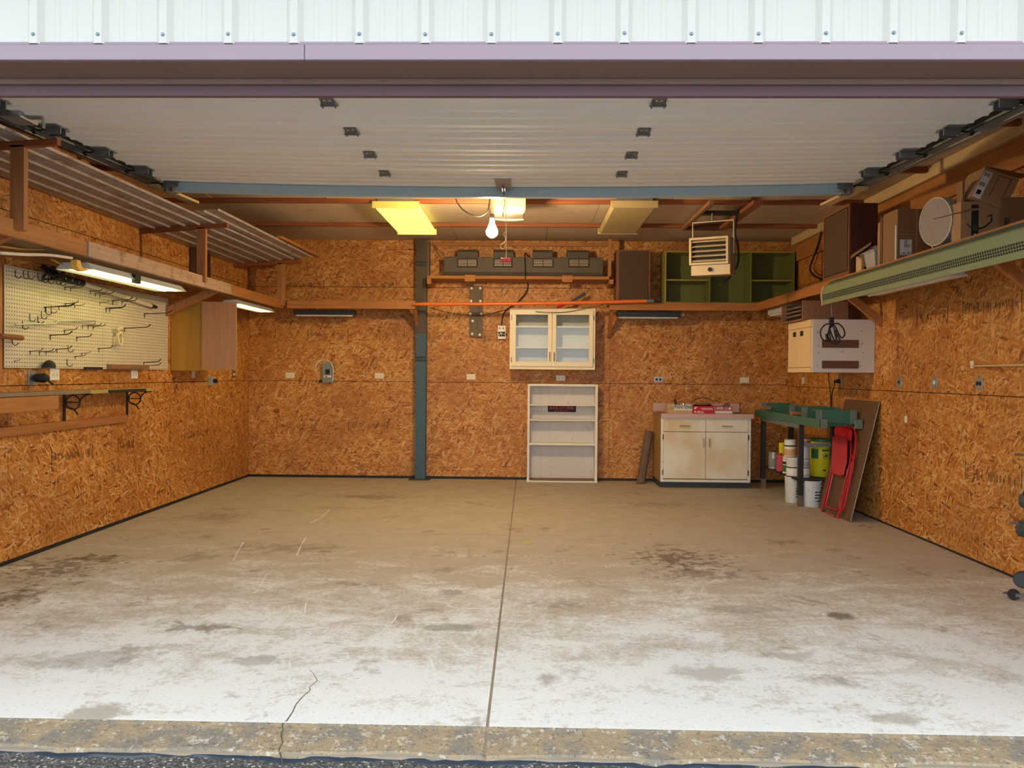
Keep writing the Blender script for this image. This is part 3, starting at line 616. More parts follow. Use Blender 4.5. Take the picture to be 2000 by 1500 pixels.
corr('long ribbed galvanised sheet on the left rack beside the door track', XL+.015, -2.86, -.15, 0, 3.6, tip.y-.05, M['corr'])
corr('shorter ribbed galvanised sheet lapped over the long one near the back wall', -3.32, tip.x, -(tip.y-yB0)*sl_, .030, yB0, tip.y, M['corr'])
m = MB(); m.beam((tip.x+.02, tip.y+.1, ZR+.055), (tip.x-.03, tip.y-1.2, ZR+.055), .06, .03); tag(m.build('wood_strip', M['beamy'], bev=.002), 'orange wooden strip on top of the stacked metal sheets', 'wood strip')
# dark sheet standing in for the shade of a recess, upper left wall
a = PX(369, 512, XL); b = PX(408, 512, XL); tag(MB().box(XL+.001, XL+.02, a.y, b.y, PX(390, 540, XL).z, PX(390, 484, XL).z).build('recess_shade', M['walnut'], bev=.002), 'dark sheet painted as the shade of a recess above the left shelf', 'board')
# back-left shelf
YS = 9.50
s2 = thing('wall_shelf', 'short timber shelf on the back wall left of the steel post', 'shelf', (-2.2, YB, ZS))
xa, xb = XS-.04, P(811, 600, YS).x
MB().box(XL+.002, xb, YS+.04, YB-.001, ZT-.02, ZT).build('deck_board', M['deckx'], s2); MB().box(xa+.09, xb, YS, YS+.038, ZS+.005, ZT).build('front_board', M['beam'], s2, .003)
MB().hexa([(xb-.04, YB-.06, 1.90), (xb, YB-.06, 1.90), (xb, YB-.001, 1.86), (xb-.04, YB-.001, 1.86), (xb-.04, YS+.045, ZS), (xb, YS+.045, ZS), (xb, YS+.13, ZS+.08), (xb-.04, YS+.13, ZS+.08)]).build('diagonal_brace', M['beamz'], s2, .003)
t = thing('strip_light', 'unlit black strip light under the back shelf left of the post', 'strip light', (-2.3, 9.7, ZS)); m = MB(); a = P(572, 617, 9.6); b = P(692, 608, 9.6); m.box(a.x, b.x, 9.6, 9.72, ZS-.055, ZS-.005); m.build('housing', M['blackm'], t, .004)
m = MB(); m.cyl((a.x+.03, 9.66, ZS-.07), (b.x-.03, 9.66, ZS-.07), .013, n=10); m.build('tube', M['fixw'], t)
# under-shelf lights, lit
def shoplight(label, ya, yb, x0, x1, zt, clip=None):
    t = thing('shop_light', label, 'shop light', ((x0+x1)/2, (ya+yb)/2, zt)); zt -= .004
    MB().loft([[(x0, y, zt-.05), (x0+.05, y, zt), (x1-.05, y, zt), (x1, y, zt-.05), (x1-.004, y, zt-.05), (x1-.053, y, zt-.004), (x0+.053, y, zt-.004), (x0+.004, y, zt-.05)] for y in (ya, yb)]).build('reflector', M['fixw'], t)
    for q in (.33, .67): x = x0+(x1-x0)*q; MB().cyl((x, ya+.03, zt-.035), (x, yb-.03, zt-.035), .016, n=12).build('fluorescent_tube', M['tube'], t, smooth=True)
    for y in (ya, yb): MB().poly([(x0+.005, y, zt-.048), (x0+.052, y, zt-.002), (x1-.052, y, zt-.002), (x1-.005, y, zt-.048)], (0, .012 if y == ya else -.012, 0)).build('end_plate', M['fixw'], t)
    if clip: MB().box(x1-.03, x1+.004, clip-.04, clip+.04, zt-.075, zt-.005).build('ballast_clip', M['black'], t, .003)
ya, yb_ = PX(158, 540, -3.12).y, PX(358, 565, -3.06).y
shoplight('lit white-framed shop light under the shelf in front of the pegboard', ya, yb_, -3.30, -3.03, ZS-.03, PX(262, 552, -3.06).y)
ya, yb_ = PX(466, 602, -3.10).y, PX(538, 606, -3.08).y
shoplight('lit shop light under the shelf beyond the open wall box', ya, yb_, -3.30, -3.08, ZS-.01)
# wires and tape under the shelf
tag(MB().tube(smoothpath([PX(0, 481, -3.2), PX(40, 486, -3.2), PX(82, 487, -3.2), PX(92, 484, -3.2)]), .006, 6).build('electric_cable', M['ywire'], smooth=True), 'yellow cable running along the underside of the left shelf', 'cable')
tag(MB().tube(smoothpath([PX(0, 494, -3.1), PX(50, 497, -3.1), PX(95, 498, -3.1), PX(140, 504, -3.1)]), .010, 6).build('electric_cable', M['plate'], smooth=True), 'thick white cable along the underside of the left shelf', 'cable')
tag(MB().tube(smoothpath([PX(100, 506, -3.25), PX(120, 516, -3.25), PX(140, 523, -3.25)]), .006, 6).build('electric_cable', M['ywire'], smooth=True), 'short yellow cable end drooping above the pegboard', 'cable')
a = PX(155, 518, -3.06); m = MB(); ring = []
for i, (px, py) in enumerate([(151, 507), (150, 517), (154, 526), (163, 530), (172, 528), (171, 523), (164, 524), (159, 519), (158, 509)]): ring.append(PX(px, py, -3.06))
m.poly(ring, (-.05, .01, 0)); tag(m.build('tape_strip', M['yellow'], bev=.002), 'curled orange-yellow strip hanging from the left shelf', 'strip')

# ================================================================== PEGBOARD AND WHAT HANGS THERE
XP = XL+.022
xl0, xl1, xl2 = PX(9, 640, XP).y, PX(201, 640, XP).y, PX(328, 640, XP).y
ztp, zbt = PX(328, 584, XP).z, PX(328, 722, XP).z; zb0 = PX(9, 719, XP).z; zt0 = PX(60, 526, XP).z
for nm, y0, y1, lab in (('l', xl0, xl1-.002, 'near white pegboard panel on the left wall, most of the hooks in it'), ('r', xl1+.002, xl2, 'far white pegboard panel next to the mustard plywood box')):
    tag(MB().box(XL+.014, XP, y0, y1, (zbt+zb0)/2, (ztp+zt0)/2).build('pegboard_panel', M['peg'], bev=.002), lab, 'pegboard', 'pegboard panels')
m = MB(); m.box(XL+.002, XL+.03, xl0-.14, xl0-.03, 1.3, ZS); tag(m.build('wall_stud', M['beamz'], bev=.003), 'dark upright board at the near edge of the pegboard', 'board')
hk = thing('peg_hook', 'thin dark wire hook stuck in the white pegboard', 'hook', (0, 0, 0), 'wire hooks on the pegboard')
m = MB(); m.tube([(0, 0, -.03), (0, 0, .004)], .0035, 6); m.tube([(0, -.012, 0), (0, .012, 0)], .0035, 6); m.build('hook_base', M['blackm'], hk)
L0 = .12; m = MB(); m.tube(smoothpath([(0, 0, 0), (L0*.4, 0, .004), (L0*.85, 0, .01), (L0, 0, .03)], 4), .0034, 6); m.build('prong', M['blackm'], hk)
HK = [(59, 686, 26), (77, 687, 29), (90, 688, 20), (111, 682, 30), (126, 645, 26), (98, 655, 44), (150, 659, 30), (161, 636, 26), (172, 637, 27), (182, 638, 25), (127, 561, 27), (138, 563, 26), (147, 696, 22), (160, 690, 18), (29, 705, 10), (88, 600, 60), (115, 598, 28), (128, 593, 26), (146, 597, 20), (176, 569, 25), (186, 573, 24), (195, 575, 28), (220, 587, 40), (238, 589, 31), (207, 602, 40), (214, 603, 30), (243, 641, 52), (193, 681, 28), (281, 708, 34), (291, 714, 24), (282, 613, 55), (195, 591, 18)]
first = True
for px, py, ln in HK:
    p = PX(px, py, XP+.001); k = ln*p.y/F/L0
    o = hk if first else dup(hk, (0, 0, 0)); first = False
    o.location = p; o.scale = (k, 1, min(max(k, .5), 1.2))
jh = thing('peg_j_hook', 'small curled wire hook hanging on the near pegboard', 'hook', (0, 0, 0), 'curled hooks on the pegboard')
m = MB(); m.tube([(0, 0, .035)]+[(0, 0, .01)]+[tuple(q) for q in arc((.022, 0, 0), .022, 180, 350, (1, 0, 0), (0, 0, 1), 8)], .003, 6); m.build('wire', M['blackm'], jh)
first = True
for px, py in [(30, 537), (46, 538), (55, 539), (74, 542), (83, 546), (95, 548), (110, 550), (118, 552), (90, 609), (100, 606), (81, 617), (58, 622), (74, 626), (44, 637), (24, 668), (131, 710), (133, 682)]:
    o = jh if first else dup(jh, (0, 0, 0)); first = False; o.location = PX(px, py, XP+.002)
tag(MB().tube([PX(30, 634, XP+.03), PX(108, 632, XP+.03), PX(112, 627, XP+.03), PX(185, 627, XP+.03)], .006, 8).build('tool_holder_rod', M['steel'], smooth=True), 'long grey cranked metal rod across the near pegboard', 'rod')
tag(MB().tube([PX(0, 656, XP+.12), PX(42, 660, XP+.05)], [.016, .02], 8).build('wooden_dowel', M['redwy']), 'red-brown wooden bar poking in front of the pegboard at left', 'bar')
# cream pole with black grip
pp = [PX(112, 540, XP+.035), PX(165, 554, XP+.035), PX(295, 597, XP+.035), PX(305, 600, XP+.035)]
t = thing('telescopic_pole', 'cream pole with black grip resting across the pegboard top', 'pole', tuple(pp[2]))
MB().cyl(pp[1], pp[2], .022, .018, n=12).build('shaft', M['polec'], t, smooth=True); MB().cyl(pp[2], pp[3], .022, .015, n=12).build('rubber_tip', M['black'], t, smooth=True)
d = pp[1]-pp[0]; m = MB()
for i in range(4): m.cyl(pp[0]+d*(i*.25), pp[0]+d*(i*.25+.18), .026, n=12)
m.build('foam_grip', M['black'], t, smooth=True); MB().cyl(pp[0], pp[1], .017, n=10).build('grip_core', M['polec'], t)
rr = random.Random(11); c = PX(103, 531, XP+.09); pts = [c+Vector((rr.uniform(-.06, .06), rr.uniform(-.11, .11), rr.uniform(-.06, .05))) for _ in range(22)]
t = thing('tangled_cord', 'tangle of black cord bunched at the top of the pegboard', 'cord', tuple(c)); MB().tube(smoothpath(pts, 4), .008, 6).build('cord', M['black'], t, smooth=True); MB().obox(c+Vector((0, .06, -.03)), .06, .1, .06).build('plug_block', M['black'], t, .01)
c = PX(233, 660, XP+.04); pts = []
t = thing('rope_hank', 'small hank of grey-green rope hanging on the far pegboard', 'rope', tuple(c)); pts = [c+Vector((.012*math.sin(i*1.3), .035*math.cos(i*.9), .055*math.sin(i*.9)-.01)) for i in range(30)]
MB().tube(smoothpath(pts, 3), .009, 6).build('coil', M['pl_rope'] if 'pl_rope' in M else M['rope'], t, smooth=True); MB().tube(smoothpath([c+Vector((0, -.04, .07)), c+Vector((.02, 0, .085)), c+Vector((0, .05, .075))], 4), .014, 8).build('knot', M['rope'], t, smooth=True)
c = PX(96, 719, XP+.045); m = MB(); m.lathe([(.044, 0), (.044, .02), (.036, .04), (.02, .055), (0, .06)], c, n=20); m.box(c.x-.01, c.x+.01, c.y-.065, c.y-.04, c.z+.005, c.z+.02); tag(m.build('black_cup', M['black'], smooth=True), 'round black plastic cup at the bottom of the near pegboard', 'cup')
a, b = PX(208, 719, XP), PX(282, 719, XP); tag(MB().box(XP+.001, XP+.05, a.y, b.y, a.z-.005, PX(240, 712, XP).z).build('tool_rail', M['ply'], bev=.003), 'red-brown wooden block along the bottom of the far pegboard', 'block')
a, b = PX(163, 721, XP), PX(196, 721, XP); tag(MB().box(XP+.001, XP+.02, a.y, b.y, a.z-.002, a.z+.018).build('tool_strip', M['dark'], bev=.002), 'dark narrow strip at the bottom edge where the two pegboards meet', 'strip')
# mustard wall box with open door
ya = PX(333, 660, XL).y; t = thing('wall_box', 'mustard plywood box on the left wall with its door swung open', 'wall cabinet', (XL, ya, 1.42))
xf = P(391, 650, ya).x; zb = P(362, 724, ya).z; zt_ = P(362, 588, ya).z
yf = ya+.75
MB().box(XL+.002, xf, ya, ya+.018, zb, min(zt_, ZS-.005)).build('side_panel', M['mustard'], t, .002); MB().box(XL+.002, xf, yf, yf+.018, zb, min(zt_, ZS-.005)).build('side_panel', M['mustard'], t, .002)
MB().box(XL+.002, xf, ya+.019, yf-.001, zb, zb+.018).build('bottom_panel', M['mustard'], t); MB().box(XL+.002, XL+.012, ya+.019, yf-.001, zb+.019, min(zt_, ZS-.005)).build('back_panel', M['mustard'], t)
MB().box(xf+.001, xf+.02, ya, ya+.05, zb, min(zt_, ZS-.005)).build('face_edge', M['mustard'], t)
a = P(395, 722, ya-.02); b = P(463, 590, ya-.02); MB().box(a.x, b.x, ya-.038, ya-.018, a.z, b.z).build('door', M['plyd'], t, .002)
# slim shelf with iron brackets
zsh = PX(290, 757, XL+.2).z; ye = PX(292, 760, XL+.22).y
t = thing('bracket_shelf', 'narrow dark shelf on scrolled iron brackets under the pegboard', 'shelf', (XL, 6.2, 1.0))
MB().box(XL+.002, XL+.24, 4.2, ye, zsh-.028, zsh-.004).build('shelf_board', M['deck'], t, .002); MB().box(XL+.241, XL+.247, 5.9, ye, zsh-.03, zsh-.002).build('edge_rule', M['ywire'], t)
MB().box(XL+.2411, XL+.262, 4.2, PX(112, 780, XL+.25).y, zsh-.13, zsh-.032).build('front_plank', M['beamy'], t, .003)
MB().box(XL+.248, XL+.256, 6.15, 6.75, zsh-.03, zsh-.006).build('steel_rail', M['blackm'], t)
for px in (124, 247):
    y = PX(px, 790, XL).y; z0 = PX(px, 822 if px < 200 else 814, XL).z; h = MB()
    h.box(XL+.002, XL+.012, y-.012, y+.012, z0, zsh-.03); h.box(XL+.012, XL+.23, y-.012, y+.012, zsh-.039, zsh-.029)
    h.tube(arc((XL+.075, y, zsh-.1), .055, 0, 360, (1, 0, 0), (0, 0, 1), 18), .006, 6); h.tube([(XL+.02, y, zsh-.1), (XL+.13, y, zsh-.1)], .005, 6)
    h.tube(arc((XL+.21, y, zsh-.12), .085, 92, 190, (1, 0, 0), (0, 0, 1), 8), .006, 6); h.tube(arc((XL+.03, y, zsh-.23), .09, 20, 92, (1, 0, 0), (0, 0, 1), 8), .006, 6)
    h.build('iron_bracket', M['blackm'], t)
a = PX(247, 820, XL+.03); m = MB(); zl = a.z
m.hexa([(XL+.002, 4.2, zl-.02), (XL+.04, 4.2, zl-.02), (XL+.04, a.y, zl-.02), (XL+.002, a.y, zl-.02), (XL+.002, 4.2, zl+.045), (XL+.04, 4.2, zl+.045), (XL+.04, a.y, zl+.045), (XL+.002, a.y, zl+.045)])
tag(m.build('wall_ledger', M['beamy'], bev=.003), 'timber ledger strip nailed along the left wall below the bracket shelf', 'ledger')

# ================================================================== WALL OUTLETS
def outlet(label, pos, nrm, wdt, hgt, plate, slots='h2', slotm=None, rotz=0):
    r = Vector((-nrm[1], nrm[0], 0)) if True else None
    r = Vector((0, 0, 1)).cross(Vector(nrm)).normalized(); up = Vector((0, 0, 1)); nn = Vector(nrm)
    t = thing('wall_outlet', label, 'outlet', tuple(pos)); mm = Matrix((r, nn, up)).transposed()
    MB().obox(Vector(pos)+nn*.003, wdt, .006, hgt, mm).build('cover_plate', plate, t, .002)
    for q in ((-1, 1) if slots == 'h2' else (0,)):
        if slots == 'none': continue
        c = Vector(pos)+nn*.0065+r*(q*wdt*.2); MB().lathe([(.0165, -.002), (.0165, .0022), (.014, .003), (0, .003)], c, nn, 14).build('receptacle', slotm or M['plate'], t)
        m = MB()
        for s_ in (-1, 1): m.obox(c+nn*.0034+up*(s_*.006), .009, .0012, .0028, mm)
        m.build('slots', M['slot'], t)
    return t
bn = (0, -1, 0)
outlet('ivory outlet on the back wall left of the grey breaker box', P(567, 733, YB), bn, .115, .07, M['plate'])
outlet('ivory outlet on the back wall between breaker box and post', P(741, 734, YB), bn, .115, .07, M['plate'])
outlet('ivory outlet on the back wall below the bolted grey plank', P(920, 736, YB), bn, .115, .07, M['plate'])
outlet('pale outlet on the back wall between glass cabinet and white bookcase', P(1095, 738.5, YB), bn, .115, .07, M['platew'])
outlet('grey metal outlet on the back wall above the white base cabinet', P(1286, 741, YB), bn, .115, .065, M['steel'], slotm=M['black'])
outlet('ivory outlet on the back wall beside the pale yellow cabinet', P(1454, 742.5, YB), bn, .115, .07, M['plate'])
outlet('double white outlet below the black cup on the left wall', PX(106, 731, XL), (1, 0, 0), .115, .09, M['platew'])
outlet('white outlet on the left wall below the far pegboard', PX(262, 731, XL), (1, 0, 0), .115, .08, M['platew'])
outlet('ivory outlet on the left wall below the mustard box', PX(377, 731, XL), (1, 0, 0), .075, .08, M['plate'], 'v')
outlet('small dark brown outlet on the left wall below the open box door', PX(456, 731, XL), (1, 0, 0), .075, .08, M['brst'], 'h2')
outlet('blank ivory plate on the right wall below the pale yellow doors', PX(1569, 743, XR), (-1, 0, 0), .085, .08, M['plate'], 'none')
t = outlet('steel outlet on the right wall with a black plug in it', PX(1641, 745, XR), (-1, 0, 0), .09, .1, M['steel'], 'v', M['black'])
c = PX(1641, 744.5, XR); MB().cyl(c+Vector((-.012, 0, 0)), c+Vector((-.06, .01, -.002)), .024, .012, 12).build('plug', M['black'], t, smooth=True)
MB().tube(smoothpath([c+Vector((-.06, .01, 0)), PX(1630, 752, XR-.07), PX(1625, 770, XR-.03), PX(1624, 800, XR-.02), PX(1623, 820, XR-.03)]), .006, 6).build('plug_cord', M['black'], t, smooth=True)
tag(MB().tube(smoothpath([PX(1618, 728, XR-.03), PX(1619, 745, XR-.02), PX(1622, 770, XR-.015), PX(1623, 795, XR-.015)]), .005, 6).build('hanging_wire', M['black'], smooth=True), 'thin black wire dropping behind the pale yellow cabinet', 'wire')
outlet('left of three dark outlets on the bare right wall', PX(1757, 746.5, XR), (-1, 0, 0), .09, .085, M['steel'], 'v', M['black'])
outlet('middle of three outlets on the bare right wall, round white insert', PX(1826, 747, XR), (-1, 0, 0), .09, .085, M['steel'], 'v', M['platew'])
outlet('right of three dark outlets on the bare right wall', PX(1913, 749, XR), (-1, 0, 0), .09, .085, M['steel'], 'h2', M['black'])
# black adaptor on left wall and grey junction box
c = PX(62, 738, XL); t = thing('power_adapter', 'black power adapter plugged into the left wall above the bracket shelf', 'adapter', tuple(c)); MB().box(XL+.001, XL+.012, c.y-.05, c.y+.05, c.z-.055, c.z+.055).build('wall_plate', M['steel'], t, .002)
MB().lathe([(.02, 0), (.032, .02), (.036, .08), (.022, .105), (0, .11)], (XL+.013, c.y, c.z), (1, 0, 0), 16).build('body', M['black'], t, smooth=True); MB().tube(smoothpath([(XL+.11, c.y, c.z-.01), (XL+.13, c.y+.02, c.z-.035), (XL+.15, c.y+.01, c.z-.045)]), .008, 6).build('lead', M['black'], t, smooth=True)
c = PX(409, 744, XL); t = thing('junction_box', 'grey junction box with black knob on the left wall near the corner', 'junction box', tuple(c)); MB().box(XL+.001, XL+.05, c.y-.04, c.y+.04, c.z-.05, c.z+.05).build('box', M['greyp'], t, .004)
MB().cyl((XL+.051, c.y, c.z), (XL+.09, c.y, c.z), .026, .022, 14).build('knob', M['black'], t, smooth=True)

# ================================================================== BACK WALL FIXTURES
a, b = P(629, 747, YB-.06), P(650, 709, YB-.06); t = thing('breaker_box', 'small grey breaker box with white wire loop on the back wall', 'breaker box', (a.x, YB, a.z))
MB().box(a.x, b.x, YB-.06, YB-.001, a.z, b.z).build('enclosure', M['grey'], t, .004); cx = (a.x+b.x)/2; cz = (a.z+b.z)/2
MB().box(cx-.025, cx+.03, YB-.068, YB-.061, cz-.02, cz+.045).build('switch', M['black'], t, .003); MB().box(cx-.045, cx+.05, YB-.064, YB-.0605, cz-.06, cz-.035).build('notice', M['label'], t)
MB().box(cx-.03, cx+.0, YB-.066, YB-.0642, cz-.055, cz-.043).build('red_mark', M['red'], t)
MB().tube(smoothpath([P(649, 748, YB-.05), P(651, 730, YB-.07), P(650, 716, YB-.07), P(644, 706, YB-.05), P(634, 703, YB-.02), P(623, 706, YB-.01), P(617, 714, YB-.01), P(618, 726, YB-.006)]), .006, 6).build('wire', M['platew'], t, smooth=True)
MB().cyl((a.x-.001, YB-.03, a.z+.02), (a.x-.05, YB-.03, a.z+.015), .014, n=10).build('cable_gland', M['black'], t)
# bolted plank
a, b = P(917, 658, YB-.04), P(943, 558, YB-.04); t = thing('bolted_plank', 'weathered grey plank bolted upright to the back wall', 'plank', (a.x, YB, a.z)); MB().box(a.x, b.x, YB-.04, YB-.001, a.z, b.z).build('board', M['weath'], t, .003)
for px, py in [(921, 563), (938, 563), (920, 588), (938, 588), (919, 613), (940, 613), (923, 627), (922, 652), (937, 654)]:
    c = P(px, py, YB-.041); MB().lathe([(.017, 0), (.017, .003), (.01, .004), (.01, .009), (0, .01)], c, (0, -1, 0), 12).build('bolt', M['platew'], t)
# control box
a, b = P(972, 662, YB-.05), P(988, 636, YB-.05); t = thing('control_box', 'small white control box with dial beside the glass cabinet', 'control box', (a.x, YB, a.z)); MB().box(a.x, b.x, YB-.05, YB-.001, a.z, b.z).build('case', M['platew'], t, .004)
cx = (a.x+b.x)/2; zz = lambda py: P(980, py, YB-.05).z
MB().box(a.x+.008, b.x-.008, YB-.054, YB-.051, zz(657), zz(648)).build('display', M['print'], t)
m = MB()
for i in range(5): m.box(a.x+.014+.016*i, a.x+.024+.016*i, YB-.0555, YB-.0545, zz(656-(i*3) % 5), zz(652-(i*3) % 4))
m.build('display_marks', M['label'], t)
for q in (976, 983): c = P(q, 641, YB-.05); MB().cyl(c+Vector((0, -.001, 0)), c+Vector((0, -.012, 0)), .008, n=10).build('button', M['print'], t)
MB().cyl((b.x, YB-.03, zz(653)), (b.x+.02, YB-.03, zz(653)), .008, n=10).build('side_knob', M['black'], t)
MB().tube(smoothpath([P(980, 636, YB-.03), P(981, 622, YB-.04), P(988, 606, YB-.05), P(1008, 592, YB-.06), P(1025, 575, YB-.06), P(1031, 560, YB-.05), P(1030, 548, YB-.02)]), .007, 8).build('cord', M['black'], t, smooth=True)
# centre shelf and louvred enclosure
YD = 9.56; a, b = P(834, 548, YD), P(1190, 540, YD); zsh2 = P(1000, 537, YD).z
t = thing('wall_shelf', 'narrow plank shelf on the back wall under the louvred enclosure', 'shelf', (0, YB, a.z)); MB().box(a.x, b.x, YD, YB-.001, zsh2-.05, zsh2-.012).build('plank', M['beam'], t, .003)
for px in (838, 1194):
    c = P(px, 560, YD); MB().box(c.x-.025, c.x+.025, YD-.02, YB-.002, P(px, 555, YD).z, zsh2-.051).build('bracket', M['beamz'], t, .003)
for px in (918, 1108):
    c = P(px, 545, YD); MB().box(c.x-.065, c.x+.065, YD-.012, YD-.001, zsh2-.085, zsh2-.002).build('splice_plate', M['beam'], t, .002)
xq = P(1191, 500, YD).x; MB().box(xq-.02, xq+.02, YD+.0, YD+.04, zsh2-.011, ZC-.04).build('end_post', M['beamz'], t, .003)
a, b = P(867, 534, YD+.02), P(1178, 503, YD+.02); zt_ = b.z
t = thing('louvred_enclosure', 'long dark grey metal enclosure with four louvred openings on a shelf', 'vent unit', ((a.x+b.x)/2, YD+.2, zsh2-.012)); y0 = YD+.02; zl = zsh2-.011
MB().poly([(a.x, y0+.03, zl), (a.x, y0, zl+.05), (a.x, y0, zt_-.012), (a.x, y0-.006, zt_-.012), (a.x, y0-.006, zt_), (a.x, YB-.03, zt_), (a.x, YB-.03, zl)], (b.x-a.x, 0, 0)).build('casing', M['duct'], t, .004)
for q0, q1, l0, l1 in ((895, 931, 892, 933), (966, 999, 963, 1003), (1042, 1079, 1040, 1080), (1112, 1149, 1108, 1151)):
    u, v = P(q0, 521, y0), P(q1, 505, y0); zb_, zv = P(q0, 520, y0).z, P(q0, 506.5, y0).z
    lv = MB().box(u.x-.012, v.x+.012, y0-.010, y0-.001, zb_-.012, zv+.008).build('louvre_opening', M['dark'], t)
    for i in range(5):
        z = zb_+(zv-zb_)*(i+.5)/5
        for s0, s1 in ((u.x, (u.x+v.x)/2-.004), ((u.x+v.x)/2+.004, v.x)): MB().hexa([(s0, y0-.020, z-.006), (s1, y0-.020, z-.006), (s1, y0-.011, z), (s0, y0-.011, z), (s0, y0-.020, z-.003), (s1, y0-.020, z-.003), (s1, y0-.011, z+.003), (s0, y0-.011, z+.003)]).build('louvre_slat', M['ductl'], lv)
    m = MB(); c0 = P(l0, 502, y0); c1 = P(l1, 486, y0); m.poly([(c0.x, y0+.06, zt_+.001), (c0.x, y0+.06, zt_+.07), (c0.x, y0+.09, zt_+.105), (c0.x, y0+.27, zt_+.105), (c0.x, y0+.27, zt_+.001)], (c1.x-c0.x, 0, 0)); m.build('fan_housing', M['duct'], t, .006)
MB().tube(smoothpath([P(1026, 545, y0-.02), P(1026, 520, y0-.02), P(1025, 500, y0-.01), P(1027, 494, y0+.03), P(1030, 500, y0+.06)]), .008, 8).build('cord', M['black'], t, smooth=True)
MB().tube([P(846, 478, YB-.05), P(868, 500, y0+.1)], .005, 6).build('stay_wire', M['steeld'], t)
# glass wall cabinet
YW = 9.62; a, b = P(995, 721, YW), P(1163, 603, YW); x0, x1, z0, z1 = a.x, b.x, a.z, b.z
t = thing('wall_cabinet', 'cream wall cabinet with two glass doors on the back wall', 'wall cabinet', (x0, YB, z0)); e = .018
for bx_, nm in (((x0, x0+e, YW, YB-.001, z0, z1), 'side_panel'), ((x1-e, x1, YW, YB-.001, z0, z1), 'side_panel'), ((x0+e, x1-e, YW, YB-.001, z1-e, z1), 'top_panel'), ((x0+e, x1-e, YW, YB-.001, z0, z0+e), 'bottom_panel'), ((x0+e, x1-e, YB-.012, YB-.001, z0+e, z1-e), 'back_panel')): MB().box(*bx_).build(nm, M['cream'] if nm != 'back_panel' else M['white'], t, .002)
for py in (638, 679): z = P(1080, py, YW).z; MB().box(x0+e, x1-e, YW+.03, YB-.013, z-.009, z+.009).build('shelf', M['cream'], t)
m = MB(); m.box(x0, x1, YW-.004, YW-.0005, z0, z0+.045); m.box(x0, x1, YW-.004, YW-.0005, z1-.04, z1); m.box(x0, x0+.03, YW-.004, YW-.0005, z0+.045, z1-.04); m.box(x1-.03, x1, YW-.004, YW-.0005, z0+.045, z1-.04); m.build('face_frame', M['cream'], t, .002)
xm = (x0+x1)/2-.005
for k, (d0, d1) in enumerate(((x0+.028, xm-.002), (xm+.002, x1-.028))):
    dz0, dz1 = z0+.036, z1-.03; fr = .05; m = MB()
    for q in ((d0, d0+fr, dz0, dz1), (d1-fr, d1, dz0, dz1), (d0+fr, d1-fr, dz0, dz0+fr+.01), (d0+fr, d1-fr, dz1-fr, dz1)): m.box(q[0], q[1], YW-.024, YW-.005, q[2], q[3])
    d = m.build('door', M['cream'], t, .002); MB().box(d0+fr+.001, d1-fr-.001, YW-.016, YW-.012, dz0+fr+.011, dz1-fr-.001).build('glass_pane', M['glass'], d)
    hx = d1-.025 if k == 0 else d0+.025; hz0, hz1 = P(1080, 706, YW).z, P(1080, 688, YW).z
    m = MB(); m.tube(smoothpath([(hx, YW-.025, hz0), (hx, YW-.045, hz0+.012), (hx, YW-.045, hz1-.012), (hx, YW-.025, hz1)], 4), .006, 8); m.build('handle', M['chrome'], d, smooth=True)
    for q in (.12, .88): hx2 = d0-.004 if k == 0 else d1+.004; z = dz0+(dz1-dz0)*q; MB().box(hx2-.006, hx2+.006, YW-.03, YW-.0045, z-.028, z+.028).build('hinge', M['steeld'], d, .002)
# orange pole on the shelves
yp = 9.44; p0, p1 = P(806, 594, yp), P(1262, 588, yp)
t = thing('orange_pole', 'long orange pole lying across the two back shelves', 'pole', tuple(p0)); n = 24
MB().tube([p0.lerp(p1, i/n)+Vector((0, 0, -.012*math.sin(math.pi*i/n))) for i in range(n+1)], [.010]+[.022]*(n-1)+[.022], 12).build('pole_shaft', M['orange'], t, smooth=True)
MB().cyl(p1, P(1277, 587.5, yp), .026, n=12).build('end_fitting', M['steeld'], t, smooth=True)
m = MB(); m.cyl(P(1277, 588, yp), P(1290, 590, yp), .02, .008, 10); m.cyl(P(1257, 590, yp), P(1255, 558, yp), .004, n=6); m.build('fitting_rod', M['blackm'], t)
tag(MB().tube(smoothpath([P(836, 600, 9.6), P(880, 611, 9.7), P(940, 616, YB-.06), P(1000, 603, YB-.05), P(1050, 609, 9.58), P(1100, 610, 9.58), P(1140, 603, 9.58), P(1185, 594, 9.6)]), .004, 6).build('slack_wire', M['black'], smooth=True), 'slack dark wire strung under the orange pole', 'wire')
# red-handled tool above the cabinet
a = P(1088, 600, 9.75); b = P(1112, 592, 9.75); c = P(1144, 573, 9.75); t = thing('hand_saw', 'red-handled tool with dark blade lying on the glass cabinet', 'tool', tuple(a)); MB().cyl(a, b, .02, .012, 10).build('handle', M['red'], t, smooth=True); MB().beam(b, c, .012, .04).build('blade', M['blackm'], t)

# ================================================================== BOOKCASE
YK = 9.73; a, b = P(1030, 942, YK), P(1168, 751, YK); x0, x1, z1 = a.x, b.x, b.z; z0 = 0; e = .022
t = thing('bookcase', 'shabby white open bookcase standing against the back wall', 'bookcase', (x0, YK, 0))
MB().box(x0-.006, x0+e, YK, YB-.003, 0, z1).build('side_panel', M['white'], t, .002); MB().box(x1-e-.008, x1, YK, YB-.003, 0, z1).build('side_panel', M['white'], t, .002)
MB().box(x0-.006, x1, YK-.003, YB-.003, z1-.026, z1+.0).build('top_board', M['white'], t, .002); MB().box(x0-.012, x1+.004, YK-.008, YB-.003, .002, .02).build('bottom_board', M['white'], t, .002)
for i, (py, th) in enumerate(((791.5, .014), (821, .014), (868, .024))): z = P(1100, py, YK).z; MB().box(x0+e, x1-e-.008, YK+.002, YB-.012, z-th/2, z+th/2).build('shelf_board', M['white'], t, .002)
